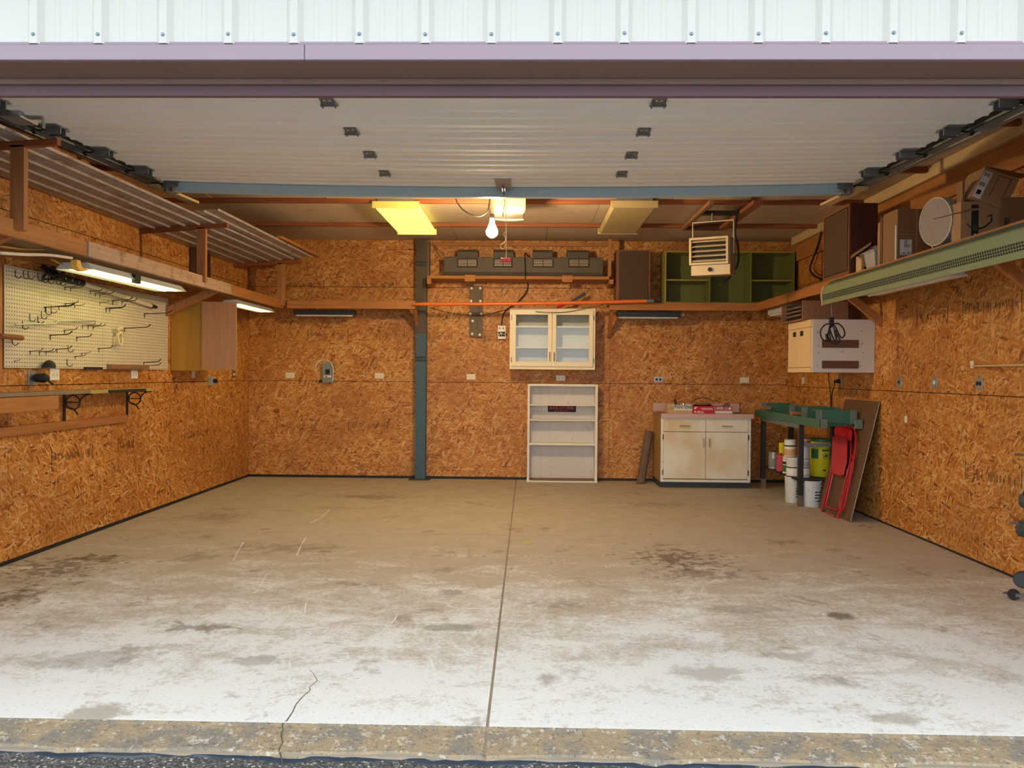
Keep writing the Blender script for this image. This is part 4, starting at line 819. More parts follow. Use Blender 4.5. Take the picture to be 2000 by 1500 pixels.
M['bkb'] = paint('whitewashed_back', (.66, .62, .60), .55, 0, .08, 4, dirt=(.5, .40, .32), dirtamt=.03)
xb_ = [x0+e]+[P(q, 800, YB).x for q in (1057, 1074, 1120)]+[x1-e-.008]
for u, v in zip(xb_[:-1], xb_[1:]): MB().box(u+.0005, v-.0005, YB-.011, YB-.004, .02, z1-.027).build('back_plank', M['bkb'], t)
m = MB(); m.box(x0+e, x1-e-.008, YK+.01, YB-.0115, .021, .03); m.build('brown_line', M['cardd'], t)  # thin dark brown strip along the bookcase bottom
a, b = P(1070, 804.5, YB-.013), P(1125, 792.5, YB-.013); m = MB().box(a.x, b.x, YB-.0135, YB-.0125, a.z, b.z)
st = m.build('bumper_sticker', M['print'], t); cx, cz = (a.x+b.x)/2, (a.z+b.z)/2
st['label'] = 'black sticker with red lettering'
text('sticker_text', 'ROCK CITY PARK', .062, frame_m((cx, YB-.0138, cz+.012), (1, 0, 0), (0, 0, 1)), M['red'], t, sx=.64, bold=.0012)
text('sticker_text', 'RT.16  OLEAN N.Y.', .028, frame_m((cx, YB-.0138, cz-.026), (1, 0, 0), (0, 0, 1)), M['red'], t, sx=.8)
# leaning post
t0, t1 = PZ(1249, 941, 0), P(1268, 842, 9.86); tag(MB().tube([Vector((t0.x, 9.74, .002)), Vector((t0.x, 9.745, .03)), t1], [.06, .058, .052], 10).build('leaning_post', M['log']), 'grey-brown round post leaning left of the base cabinet', 'post')

# ================================================================== BASE CABINET
YC = 9.36; a, b = P(1290, 941, YC), P(1467, 817, YC); x0, x1, z1 = a.x, b.x, b.z; zk = a.z
t = thing('base_cabinet', 'stained white base cabinet with drawers, doors and chrome handles', 'cabinet', (x0, YC, 0))
MB().box(x0+.001, x1, YC+.06, YB-.002, .001, zk).build('toe_kick', M['kick'], t)
MB().box(x0-.001, x0+.02, YC+.02, YB-.002, zk, z1).build('side_panel', M['cside'], t); MB().box(x1-.02, x1, YC+.02, YB-.002, zk, z1).build('side_panel', M['cside'], t)
MB().box(x0+.021, x1-.021, YC+.02, YB-.003, zk, z1-.001).build('carcass', M['cside'], t)
fx = lambda px: P(px, 880, YC).x
fz = lambda py: P(1378, py, YC).z
m = MB(); m.box(x0, x1, YC, YC+.019, z1-.03, z1); m.box(x0, x1, YC, YC+.019, zk, zk+.03); m.box(x0, x0+.03, YC, YC+.019, zk+.03, z1-.03); m.box(x1-.035, x1, YC, YC+.019, zk+.03, z1-.03); m.build('face_frame', M['white'], t, .002)
xm = fx(1378); zd_ = fz(843.5); dt = fz(820.5); db = fz(935)
for k, (u, v) in enumerate(((x0+.032, xm-.0025), (xm+.0025, x1-.037))):
    d = MB().box(u, v, YC-.012, YC+.018, zd_+.003, dt).build('drawer', M['cabw'], t, .003); c = (u+v)/2-.005; z = (zd_+dt)/2
    MB().tube([(c-.06, YC-.013, z), (c-.06, YC-.034, z), (c+.06, YC-.034, z), (c+.06, YC-.013, z)], .006, 8).build('handle', M['chrome'], d, smooth=True)
    d = MB().box(u, v, YC-.012, YC+.018, db, zd_-.003).build('door', M['cabw'], t, .003); hx = v-.03 if k == 0 else u+.033; h0, h1 = fz(873), fz(855.5)
    MB().tube([(hx, YC-.013, h0), (hx, YC-.034, h0+.004), (hx, YC-.034, h1-.004), (hx, YC-.013, h1)], .0065, 8).build('handle', M['chrome'], d, smooth=True)
    for py in (854, 923): z = fz(py); hx = u-.008 if k == 0 else v+.008; MB().box(hx-.005, hx+.005, YC-.012, YC-.001, z-.032, z+.032).build('hinge', M['blackm'], d, .002)
zc = fz(808)
tag(MB().box(x0-.004, x1+.022, YC-.03, YB-.026, z1+.001, zc-.002).build('worktop', M['counter'], bev=.002), 'brown worktop with pink laminate edge on the base cabinet', 'worktop')
wt = bpy.data.objects['worktop']; MB().box(x0-.006, x1+.024, YC-.036, YC-.0305, z1-.002, zc).build('edge_band', M['pinkc'], wt, .002)
MB().box(P(1276, 795, YB-.025).x, P(1444, 795, YB-.025).x, YB-.025, YB-.002, zc-.002, P(1300, 787, YB-.025).z).build('backsplash', M['pinkc'], wt, .002)
# cartons on the worktop
zw = zc-.0015; yk = 9.42
def carton(name, lab, px0, px1, pytop, mats, dep=.2):
    a, b = P(px0, 806, yk), P(px1, pytop, yk); t = thing(name, lab, 'box', (a.x, yk, zw)); e = .003
    m = MB(); m.box(a.x, b.x, yk, yk+e, zw, b.z); m.box(a.x, b.x, yk+dep-e, yk+dep, zw, b.z); m.box(a.x, a.x+e, yk+e, yk+dep-e, zw, b.z); m.box(b.x-e, b.x, yk+e, yk+dep-e, zw, b.z); m.box(a.x+e, b.x-e, yk+e, yk+dep-e, zw, zw+e); m.build('carton_body', mats, t)
    return t, a.x, b.x, b.z
M['ctan'] = paint('tan_carton', (.62, .42, .24), .7); M['cgold'] = paint('gold_band', (.62, .36, .16), .5); M['cred'] = paint('red_carton', (.62, .012, .035), .55); M['cpink'] = paint('berry_carton', (.45, .08, .13), .55)
t, u, v, zt_ = carton('shampoo_carton', 'open white carton with black lettering, left on the worktop', 1316, 1352.5, 791, M['label']); h = zt_-zw; rt = (1, 0, 0)
MB().box(u, v, yk-.0012, yk-.0002, zw+.005, zw+h*.36).build('gold_band', M['cgold'], t); text('carton_text', 'PANTENE', h*.58, frame_m(((u+v)/2+.004, yk-.0008, zw+h*.72), rt, (0, 0, 1)), M['print'], t, sx=.86, bold=.0008)
MB().box(u-.075, u-.003, yk+.0, yk+.19, zw, zt_+.006).build('side_carton', M['ctan'], t, .002); MB().lathe([(.012, 0), (.01, .002), (0, .002)], (u+.014, yk-.0014, zw+h*.25), (0, -1, 0), 12).build('gold_dot', M['yellow'], t)
m = MB()
for i in range(4): m.box(u-.066+.016*i, u-.058+.016*i, yk-.001, yk-.0002, zw+.03+.01*(i % 2), zt_-.02)
m.build('side_marks', M['cside'], t)
t, u, v, zt_ = carton('hot_sauce_carton', 'open red carton with white lettering, middle on the worktop', 1353.5, 1394.5, 793.5, M['cred']); h = zt_-zw
text('carton_text', 'ORIGINAL', h*.34, frame_m(((u+v)/2+.045, yk-.0008, zw+h*.62), rt, (0, 0, 1)), M['label'], t, bold=.0006); text('carton_text', 'RedHot', h*.40, frame_m((u+.072, yk-.0008, zw+h*.2), rt, (0, 0, 1)), M['label'], t, bold=.001)
m = MB(); m.poly([(u+.012, yk-.001, zw+h*.62), (u+.03, yk-.001, zw+h*.58), (u+.05, yk-.001, zw+h*.9), (u+.022, yk-.001, zw+h*.86)], (0, .0008, 0)); m.build('white_emblem', M['label'], t)
t, u, v, zt_ = carton('ornament_carton', 'berry red and white carton with lettering, right on the worktop', 1397.5, 1430.5, 794, M['cpink'], .16); h = zt_-zw
MB().box(u, v, yk-.0012, yk-.0002, zw+.003, zw+h*.38).build('white_band', M['label'], t); text('carton_text', 'ACE', h*.45, frame_m((u+.05, yk-.0008, zw+h*.74), rt, (0, 0, 1)), M['label'], t, bold=.001); text('carton_text', '110\nCOUNT', h*.2, frame_m((u+.128, yk-.0008, zw+h*.72), rt, (0, 0, 1)), M['label'], t)
MB().lathe([(.017, 0), (.017, .0008), (0, .0008)], (v-.03, yk-.0003, zw+h*.72), (0, -1, 0), 14).build('round_seal', M['label'], t); MB().box(u-.014, u-.001, yk+.01, yk+.15, zw, zt_-.004).build('end_flap', M['ctan'], t)
# things in the cartons
c = P(1371, 790, 9.52); t = thing('chrome_lamp', 'shiny chrome lamp bowl with wire hoop sitting in the red carton', 'lamp', tuple(c)); MB().lathe([(.04, -.03), (.10, -.012), (.128, .0), (.12, .012), (.06, .028), (0, .034)], c, n=24).build('bowl', M['chrome'], t, smooth=True)
MB().tube(arc(c+Vector((.015, 0, 0)), .135, 10, 168, (1, 0, 0), (0, .25, .62), 14), .005, 6).build('hoop', M['blackm'], t, smooth=True); MB().box(c.x-.02, c.x+.13, c.y-.02, c.y+.05, c.z-.05, c.z-.0125).build('base', M['black'], t, .004)
c = P(1319, 789, 9.5); t = thing('hand_tool', 'dark red-handled tool sticking up from the white carton', 'tool', tuple(c)); MB().beam(c+Vector((.03, 0, -.07)), c+Vector((-.01, 0, .06)), .03, .03, (0, 1, 0)).build('handle', M['walnut'], t, .006); MB().beam(c+Vector((.015, -.02, -.06)), c+Vector((.05, -.01, .005)), .02, .02, (0, 1, 0)).build('jaw', M['blackm'], t, .004)
c = P(1335, 789, 9.52); tag(MB().lathe([(.02, -.07), (.024, -.01), (.02, .01), (.012, .022), (0, .024)], c, n=14).build('chrome_fitting', M['chrome'], smooth=True), 'round chrome fitting poking out of the white carton', 'fitting')
c = P(1413, 791, 9.5); m = MB()
for dx, dz, l in ((-.03, .02, .1), (.01, .03, .08), (.04, .015, .06)): m.beam(c+Vector((dx, 0, -.05)), c+Vector((dx+l*.6, 0, dz)), .012, .012, (0, 1, 0))
tag(m.build('pliers', M['black'], bev=.002), 'black pliers lying in the berry red carton', 'pliers')

# ================================================================== RIGHT SHELF (L-shaped) AND WHAT STANDS ON IT
XRS = 2.765
sr = thing('wall_shelf', 'timber corner shelf along the back and right walls on the right side', 'shelf', (XRS, 8.5, ZS))
xa = P(1190, 605, YS).x
MB().box(xa, XR-.002, YS+.04, YB-.001, ZT-.02, ZT).build('deck_board', M['deckx'], sr); MB().box(XRS+.038, XR-.002, 3.0, YS+.039, ZT-.02, ZT).build('deck_board', M['deck'], sr)
MB().box(xa, XRS, YS, YS+.038, ZS+.01, ZT).build('front_board', M['beam'], sr, .003); MB().box(XRS, XRS+.037, 3.0, YS, ZS+.005, ZT).build('front_board', M['beamy'], sr, .003)
MB().hexa([(xa+.02, YB-.06, 1.86), (xa+.06, YB-.06, 1.86), (xa+.06, YB-.001, 1.82), (xa+.02, YB-.001, 1.82), (xa+.02, YS+.045, ZS), (xa+.06, YS+.045, ZS), (xa+.06, YS+.13, ZS+.08), (xa+.02, YS+.13, ZS+.08)]).build('diagonal_brace', M['beamz'], sr, .003)
for y in (7.35, 5.05): MB().hexa([(XR-.002, y-.02, 1.83), (XR-.002, y+.02, 1.83), (XR-.002, y+.02, 1.93), (XR-.002, y-.02, 1.93), (XRS+.16, y-.02, ZS), (XRS+.16, y+.02, ZS), (XRS+.16, y+.02, ZS+.08), (XRS+.16, y-.02, ZS+.08)]).build('diagonal_brace', M['beamy'], sr, .003)
MB().box(XR-.04, XR-.002, 3.0, YB-.04, ZS+.01, ZT-.021).build('wall_cleat', M['beamy'], sr)
t = thing('strip_light', 'unlit dark strip light under the back shelf above the base cabinet', 'strip light', (1.5, 9.7, ZS)); a = P(1205, 622, 9.6); b = P(1330, 614, 9.6); MB().box(a.x, b.x, 9.6, 9.72, ZS-.055, ZS+.004).build('housing', M['blackm'], t, .004); MB().cyl((b.x, 9.66, ZS-.03), (b.x+.05, 9.66, ZS-.03), .02, n=10).build('lamp_holder', M['greyp'], t)
m = MB(); m.cyl((a.x+.03, 9.66, ZS-.07), (b.x-.03, 9.66, ZS-.07), .013, n=10); m.build('tube', M['fixw'], t)
# small brown speaker on the back shelf
ysp = 9.56; a, b = P(1203, 590, ysp), P(1271, 488, ysp); t = thing('loudspeaker', 'smaller brown loudspeaker on the back shelf beside the green cubby', 'speaker', (a.x, ysp, ZT)); zt_ = b.z
MB().box(a.x, b.x, ysp, ysp+.28, ZT+.001, zt_).build('cabinet', M['walnutl'], t, .004); MB().box(a.x+.035, b.x-.03, ysp-.012, ysp-.0005, ZT+.02, zt_-.02).build('grille', M['grille'], t, .004)
# green cubby unit
yg = 9.58; a, b = P(1298, 597, yg), P(1553, 491, yg); x0, x1, z1 = a.x, b.x, b.z; z0 = ZT+.001; e = .018; yb2 = yg+.30
t = thing('cubby_unit', 'olive green open cubby unit on the back shelf behind the heater', 'shelf unit', (x0, yg, ZT))
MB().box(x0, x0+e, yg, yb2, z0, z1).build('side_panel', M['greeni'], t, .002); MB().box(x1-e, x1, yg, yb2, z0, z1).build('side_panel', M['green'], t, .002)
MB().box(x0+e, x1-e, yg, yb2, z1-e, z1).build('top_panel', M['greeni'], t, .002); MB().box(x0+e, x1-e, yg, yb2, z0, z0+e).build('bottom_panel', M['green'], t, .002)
xd = [x0+e, P(1386.5, 540, yg).x, P(1467, 540, yg).x, x1-e]
for q in xd[1:3]: MB().box(q-e/2, q+e/2, yg, yb2-.008, z0+e, z1-e).build('divider', M['green'], t, .002)
zm = P(1400, 547, yg).z
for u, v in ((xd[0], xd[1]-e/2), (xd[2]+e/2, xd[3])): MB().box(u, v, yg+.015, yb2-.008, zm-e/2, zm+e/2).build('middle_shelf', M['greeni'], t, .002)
for u, v in zip(xd[:-1], xd[1:]): MB().box(u+.001, v-.001, yb2-.0075, yb2, z0+e, z1-e).build('back_board', M['green'], t)
# heater on its ceiling frame
ph = P(1385, 490, 7.75); ang = R(-25)
mh = Matrix.Rotation(ang, 3, 'Z') @ Matrix.Rotation(R(4), 3, 'X')
t = thing('unit_heater', 'beige electric unit heater with louvres hung from the ceiling', 'heater', tuple(ph)); W, H, DP = .385, .27, .30
def hp(x, y, z): return ph+mh @ Vector((x, y, z))
def hbox(x0, x1, y0, y1, z0, z1): return MB().obox(hp((x0+x1)/2, (y0+y1)/2, (z0+z1)/2), x1-x0, y1-y0, z1-z0, mh)
hbox(-W/2+.015, W/2+.012, .012, DP, -H/2-.105, H/2-.004).build('body', M['heaters'], t, .006)
m = MB()
for q in ((-W/2, W/2, H/2-.022, H/2), (-W/2, W/2, -H/2, -H/2+.022), (-W/2, -W/2+.022, -H/2+.022, H/2-.022), (W/2-.022, W/2, -H/2+.022, H/2-.022)):
    m.obox(hp((q[0]+q[1])/2, -.012, (q[2]+q[3])/2), q[1]-q[0], .046, q[3]-q[2], mh)
m.build('louvre_frame', M['heater'], t, .003); hbox(-W/2+.023, W/2-.023, .001, .0115, -H/2+.023, H/2-.023).build('core', M['dark'], t)
for i in range(5):
    z = -H/2+.04+i*.048; mm = mh @ Matrix.Rotation(R(28), 3, 'X'); MB().obox(hp(0, -.014, z), W-.05, .036, .005, mm).build('louvre_slat', M['heater'], t, .001)
hbox(-W/2+.015, W/2+.014, -.012, .011, -H/2-.105, -H/2-.004).build('control_panel', M['heater'], t, .003)
MB().cyl(hp(.01, -.013, -H/2-.05), hp(.01, -.035, -H/2-.05), .022, .018, 14).build('knob', M['black'], t, smooth=True)
m = MB(); m.tube([hp(-W/2-.004, .15, -.02), hp(-W/2-.004, .15, H/2+.17), hp(W/2+.02, .15, H/2+.17), hp(W/2+.02, .15, -.02)], .008, 6); m.build('yoke', M['plate'], t)
pt = hp(0, .15, H/2+.17); MB().cyl(pt, (pt.x, pt.y, ZC-.075), .012, n=8).build('drop_rod', M['steel'], t)
cb_ = [hp(W/2+.0, .33, .2), hp(W/2+.03, .33, .05), hp(W/2+.03, .32, -.12), hp(W/2-.05, .3, -.26), hp(W/2-.16, .3, -.34)]
MB().tube(smoothpath([Vector((cb_[0].x+.02, cb_[0].y, ZC-.05))]+cb_), .011, 8).build('power_cord', M['black'], t, smooth=True)
fr = thing('ceiling_mount_frame', 'dark timber frame on the ceiling above the unit heater', 'frame', (ph.x, 8.0, ZC-.05)); zf = ZC-.046
def crn(px, py): return PZ(px, py, zf-.04)
A0, A1, B0, B1 = crn(1381, 398), crn(1478, 398), crn(1335, 450), crn(1430, 450)
xl_, xr_ = (A0.x+B0.x)/2, (A1.x+B1.x)/2; yn, yfr = A0.y, B0.y
MB().box(xl_, xl_+.04, yn, yfr, zf-.04, zf-.001).build('rail', M['ply'], fr, .002); MB().box(xr_-.09, xr_, yn, yfr, zf-.04, zf-.001).build('rail', M['redwy'], fr, .002)
MB().box(xl_+.041, xr_-.091, yfr-.05, yfr, zf-.04, zf-.001).build('crosspiece', M['walnut'], fr, .002); MB().box(xl_+.041, xr_-.091, 7.86, 7.93, zf-.04, zf-.001).build('crosspiece', M['blackm'], fr, .002)
# big speaker
yv = PX(1657, 540, 2.775).y; xs_ = 2.79; t = thing('loudspeaker', 'tall dark walnut loudspeaker on the right shelf', 'speaker', (xs_, yv, ZT)); zt_ = P(1657, 396, yv).z; yf2 = PX(1611, 470, xs_).y; xe = P(1714, 470, yv).x
MB().box(xs_, xe, yv, yf2, ZT+.001, zt_).build('cabinet', M['walnut'], t, .003)
m = MB()
for q in ((yv, yv+.02, ZT+.001, zt_), (yf2-.02, yf2, ZT+.001, zt_), (yv+.02, yf2-.02, zt_-.025, zt_), (yv+.02, yf2-.02, ZT+.001, ZT+.035)): m.box(xs_-.014, xs_-.0005, *q)
m.build('front_rim', M['walnutl'], t); MB().box(xs_-.010, xs_-.0006, yv+.05, yf2-.022, ZT+.045, zt_-.03).build('grille', M['grille'], t, .003)
tag(MB().tube(smoothpath([PX(1604, 453, XR-.06), PX(1597, 480, XR-.06), PX(1588, 505, XR-.05), PX(1582, 525, XR-.06), PX(1590, 538, XR-.12), PX(1604, 545, XR-.2), PX(1612, 549, XR-.3)]), .011, 8).build('speaker_cable', M['black'], smooth=True), 'black cable hanging behind the tall walnut loudspeaker', 'cable')
# boxes on the right shelf
def cardbox(t, x0, x1, y0, y1, z0, z1, mat, e=.005, top=True):
    MB().box(x0, x1, y0, y0+e, z0, z1).build('panel', mat, t); MB().box(x0, x1, y1-e, y1, z0, z1).build('panel', mat, t); MB().box(x0, x0+e, y0+e, y1-e, z0, z1).build('panel', mat, t); MB().box(x1-e, x1, y0+e, y1-e, z0, z1).build('panel', mat, t); MB().box(x0+e, x1-e, y0+e, y1-e, z0, z0+e).build('panel', mat, t)
    if top: MB().box(x0+e, x1-e, y0+e, y1-e, z1-e, z1).build('panel', mat, t)
ZF = ZT+.0015
# open carton with papers beside the speaker
y0 = PX(1682, 525, 2.82).y; t = thing('paper_carton', 'low open carton of papers leaning at the tall loudspeaker', 'box', (2.82, y0, ZT)); a = P(1680, 525, y0); b = P(1706, 500, y0)
cardbox(t, 2.83, 3.0, y0+.02, y0+.13, ZF, ZF+.15, M['ctan'], top=False); q = P(1661, 504, y0+.1); MB().poly([P(1661, 505, y0), P(1700, 478, y0), P(1703, 470, y0+.2), P(1664, 496, y0+.2)], (0, 0, -.004)).build('open_flap', M['card'], t)
for i in range(3): MB().box(2.85+.045*i, 2.88+.045*i, y0+.03, y0+.12, ZF+.006, ZF+.17+.03*i).build('paper_stack', M['label'], t)
m = MB()
for i in range(3): m.box(2.85+.05*i, 2.875+.05*i, y0+.0188, y0+.0197, ZF+.03, ZF+.05)
m.build('window_print', M['print'], t)
y1_ = PX(1712, 520, 2.84).y; t = thing('plastic_tub', 'grey plastic tub between the papers and the cardboard boxes', 'tub', (2.9, y1_, ZT)); MB().loft([[(2.82+d, y1_-d*.0, ZF+z) for d in ()] or [(2.83-s_, y1_-s_, ZF+z), (3.05+s_, y1_-s_, ZF+z), (3.05+s_, y1_+.16+s_, ZF+z), (2.83-s_, y1_+.16+s_, ZF+z)] for s_, z in ((0, 0), (.02, .14), (.03, .14), (.03, .152), (.02, .152), (.012, .145))]).build('tub_body', M['greyp'], t, .008)
# flat carton with open side, and tall carton
ya_ = PX(1722, 520, 2.83).y; a = P(1721, 518, ya_); b = P(1752, 425, ya_); xw = a.x
t = thing('cardboard_box', 'brown cardboard box with flap, nearest the tall loudspeaker', 'box', (xw, ya_, ZT)); MB().box(a.x, b.x-.004, ya_, ya_+.006, ZF, b.z).build('front_flap', M['card'], t)
MB().box(xw+.004, xw+.20, ya_+.03, ya_+.036, ZF, b.z+.02).build('inner_panel', M['cardd'], t); MB().box(xw+.004, xw+.01, ya_+.037, ya_+.075, ZF, b.z-.03).build('side_panel', M['card'], t); MB().box(xw+.011, xw+.2, ya_+.037, ya_+.075, ZF, ZF+.006).build('bottom_panel', M['card'], t)
c = P(1728, 438, ya_); MB().box(c.x-.006, c.x+.006, ya_-.001, ya_-.0002, c.z-.03, c.z+.03).build('white_mark', M['label'], t)
yt = PX(1756, 515, 2.83).y; a = P(1752, 515, yt); b = P(1832, 408, yt); t = thing('cardboard_box', 'tall brown cardboard box with white shipping label, taped seam', 'box', (a.x, yt, ZT)); cardbox(t, a.x, min(b.x+.1, XR-.06), yt, yt+.24, ZF, b.z, M['cardd'])
c0, c1 = P(1757.5, 498, yt), P(1781, 468, yt); lb = MB().box(c0.x, c1.x, yt-.0015, yt-.0003, c0.z, c1.z).build('shipping_label', M['label'], t); m = MB()
rr = random.Random(4)
for i in range(14): x = c0.x+.008+i*.0056; m.box(x, x+rr.choice((.0015, .003)), yt-.0024, yt-.0016, c0.z+.003, c0.z+.022)
for i in range(6): z = c1.z-.012-i*.009; m.box(c0.x+.03, c0.x+.03+rr.uniform(.02, .05), yt-.0024, yt-.0016, z, z+.004)
m.build('label_print', M['print'], t)
c = P(1790, 460, yt); MB().box(c.x-.006, c.x+.006, yt-.0012, yt-.0003, ZF+.004, b.z-.002).build('tape', M['card'], t); z = P(1790, 458, yt).z; MB().box(a.x+.002, b.x+.05, yt-.0012, yt-.0003, z-.003, z+.002).build('crease', M['card'], t)
MB().box(a.x-.012, a.x-.002, yt+.0, yt+.012, ZF, P(1752, 440, yt).z).build('book_edge', M['label'], t)
# pail lying on its side
yp_ = 5.32; c = P(1826, 432, yp_); rP = 46*yp_/F; ax = Vector((.985, .16, .05)).normalized(); c.z = ZF+rP+.004
t = thing('metal_pail', 'old galvanised pail lying on its side with dented bottom facing out', 'pail', tuple(c))
MB().lathe([(rP*.86, .006), (rP*.97, .006), (rP*.97, 0), (rP, 0), (rP, .02), (rP*.95, .022), (rP*.985, .06), (rP*.93, .068), (rP*.90, .16), (rP*.94, .166), (rP*.94, .178), (rP*.86, .184), (rP*.80, .27), (rP*.76, .27), (rP*.8, .03)], c, ax, 32).build('pail_body', M['galv'], t, smooth=True)
MB().lathe([(rP*.955, .0015), (rP*.955, .0055), (0, .0055), (0, .0015)], c, ax, 32).build('pail_bottom', M['pailb'], t)
h0 = P(1842, 478, yp_-.02); MB().tube(smoothpath([P(1818, 476, yp_-.03), P(1826, 490, yp_-.05), P(1838, 494, yp_-.07), P(1850, 486, yp_-.06), P(1866, 462, yp_)]), .004, 6).build('bail_wire', M['steel'], t, smooth=True); MB().cyl(P(1826, 495, yp_-.08), P(1842, 489, yp_-.08), .011, n=10).build('bail_grip', M['label'], t, smooth=True)
# logo carton
yz = PX(1880, 470, 2.80).y; a = P(1876, 470, yz); b = P(1954, 394, yz); b.x = P(1953, 440, yz).x
t = thing('cardboard_box', 'cardboard box with curved arrow logo and dark tape beside the pail', 'box', (a.x, yz, ZT)); hz = b.z; cardbox(t, a.x, b.x, yz, yz+.11, ZF, hz, M['card'])
c0, c1 = P(1904, 0, yz), P(1918, 0, yz); MB().box(c0.x, c1.x, yz-.0015, yz-.0003, ZF+.004, hz-.02).build('tape_strip', M['print'], t); MB().box(c0.x+.006, c1.x-.006, yz-.0022, yz-.0016, ZF+.06, ZF+.10).build('tape_emblem', M['kick'], t)
MB().lathe([(.007, 0), (.007, .0008), (0, .0008)], ((c0.x+c1.x)/2, yz-.0016, ZF+.035), (0, -1, 0), 12).build('tape_dot', M['label'], t)
pts = [P(x, y, yz-.001) for x, y in ((1887, 436), (1897, 444), (1910, 446.5), (1923, 443), (1934, 434), (1939, 426))]; pts = smoothpath(pts, 5); m = MB(); n = len(pts); top = []; bot = []
for i, p in enumerate(pts):
    d = (pts[min(i+1, n-1)]-pts[max(i-1, 0)]).normalized(); nn = Vector((-d.z, 0, d.x)); wd = .003+.0085*math.sin(math.pi*min(1, (i+.3)/n)); top.append(p+nn*wd*.5); bot.append(p-nn*wd*.5)
for i in range(n-1): m.poly([bot[i], bot[i+1], top[i+1], top[i]], (0, .0007, 0))
m.build('arrow_logo', M['print'], t); m = MB(); m.poly([P(x, y, yz-.001) for x, y in ((1928, 422), (1938, 418), (1938, 434), (1934.5, 432), (1936, 421.5), (1929, 424.5))], (0, .0007, 0)); m.build('arrow_head', M['print'], t)
MB().poly([P(1822, 429, yz-.25), P(1890, 413, yz-.02), P(1953, 405, yz), P(1900, 408, yz-.02)], (0, .004, .004)).build('open_flap', M['card'], t)
y2 = yz-.03; a = P(1957, 452, y2); b = P(2010, 385, y2); t = thing('cardboard_box', 'brown cardboard box at the right frame edge, front of the shelf', 'box', (a.x, y2, ZT)); cardbox(t, a.x, b.x+.1, y2, y2+.20, ZF, b.z, M['cardd'])
c0, c1 = P(1961, 445, y2), P(1972, 420, y2); m = MB()
for i in range(7): m.box(c0.x, c1.x, y2-.0015, y2-.0003, c0.z+.010*i, c0.z+.010*i+.006)
m.build('printed_panel', M['print'], t)
# tilted top box
ztop = hz+.002; yq = yz-.02; t = thing('cardboard_box', 'topmost cardboard box, tilted, with white barcode label', 'box', (3.0, yq, ztop)); A = P(1895, 385, yq); B = P(1925, 326, yq); Cc = P(1992, 350, yq); Dd = A+(Cc-B); A.z = max(A.z, ztop+.004)
vv = Vector((0, .2, .0)); MB().poly([A, B, Cc, Dd], vv).build('box_body', M['card'], t, .003)
r_ = (B-A); s_ = (Cc-B)
def q_(u, v, d=-.001): return A+r_*u+s_*v+Vector((0, d, 0))
MB().poly([q_(.04, .02), q_(.9, .02), q_(.9, .26), q_(.04, .26)], (0, .0007, 0)).build('barcode_label', M['label'], t); m = MB(); rr = random.Random(9)
for (u0, u1, v0, v1) in ((.74, .86, .05, .23), (.42, .54, .05, .23)):
    m = MB()
    for i in range(9): k = v0+(v1-v0)*i/9; m.poly([q_(u0, k, -.0016), q_(u1, k, -.0016), q_(u1, k+.008*rr.choice((1, 1.7)), -.0016), q_(u0, k+.008, -.0016)], (0, .0004, 0))
    m.build('barcode_print', M['print'], t)
MB().poly([q_(.16, .08, -.0016), q_(.3, .08, -.0016), q_(.3, .2, -.0016), q_(.16, .2, -.0016)], (0, .0004, 0)).build('label_block', M['print'], t)
m = MB()
for (u0, v0, u1, v1) in ((.2, .45, .9, .45), (.9, .45, .9, .8), (.9, .8, .2, .8)):
    p, q = q_(u0, v0, -.001), q_(u1, v1, -.001); m.beam(p, q, .003, .0012, (0, 1, 0))
m.build('printed_frame', M['print'], t)
MB().poly([B+Vector((0, 0, .003)), Cc+Vector((0, 0, .003)), Cc+Vector((.12, .1, .05)), B+Vector((.06, .16, .03))], (0, 0, .004)).build('top_flap', M['cardd'], t)
t = tag(MB().box(A.x-.022, A.x-.008, yq+.05, yq+.12, ztop+.002, ztop+.14).build('cardboard_sheet', M['cardd']), 'folded dark cardboard piece behind the tilted top box', 'cardboard')

# green fixture hung on the shelf front
xg = 2.70; ye = PX(1616, 585, xg).y; YEND = ye
zt0, zt1 = PX(1620, 552, xg).z, PX(1990, 462, xg).z
t = thing('green_strip_heater', 'long sage green metal fixture with mesh strip along the right shelf front', 'light fixture', (xg, 5.5, ZS)); y0 = 3.4
pr = [(.058, .085), (.03, .10), (-.03, .05), (-.06, -.015), (-.062, -.02), (-.052, -.08), (-.03, -.11), (.03, -.095), (.058, -.02)]
zc_ = 2.125
MB().loft([[(xg+a, y, zc_+b) for a, b in pr] for y in (y0, ye)]).build('housing', M['gfix'], t, .004)
m = MB(); m.loft([[(xg+a, y, zc_+b) for a, b in ((.058, .088), (.03, .104), (-.012, .066), (-.008, .064), (.03, .1005), (.058, .0855))] for y in (y0, ye-.01)]); m.build('top_shade_band', M['gfix_shade'], t)  # shade on the upper slope, painted as a darker band
def gp(s_, y, off=.0): # along the lower slanted face
    a = Vector((-.0620, 0, -.024)); b = Vector((-.0525, 0, -.077)); c = a.lerp(b, s_); return Vector((xg+c.x-.003-off, y, zc_+c.z))
m = MB(); m.add([gp(-.05, y0), gp(1.0, y0), gp(1.0, ye-.03), gp(-.05, ye-.03), gp(-.05, y0, -.0025), gp(1.0, y0, -.0025), gp(1.0, ye-.03, -.0025), gp(-.05, ye-.03, -.0025)], [(0, 1, 2, 3), (4, 7, 6, 5), (0, 4, 5, 1), (1, 5, 6, 2), (2, 6, 7, 3), (3, 7, 4, 0)]); m.build('mesh_slot', M['dark'], t)
m = MB(); n = int((ye-y0)/.024)
for i in range(n): y = y0+.02+i*.024; m.tube([gp(0, y, .001), gp(.97, y, .001)], .0016, 4)
for s_ in (0, .33, .66, .97): m.tube([gp(s_, y0, .001), gp(s_, ye-.03, .001)], .0016, 4)
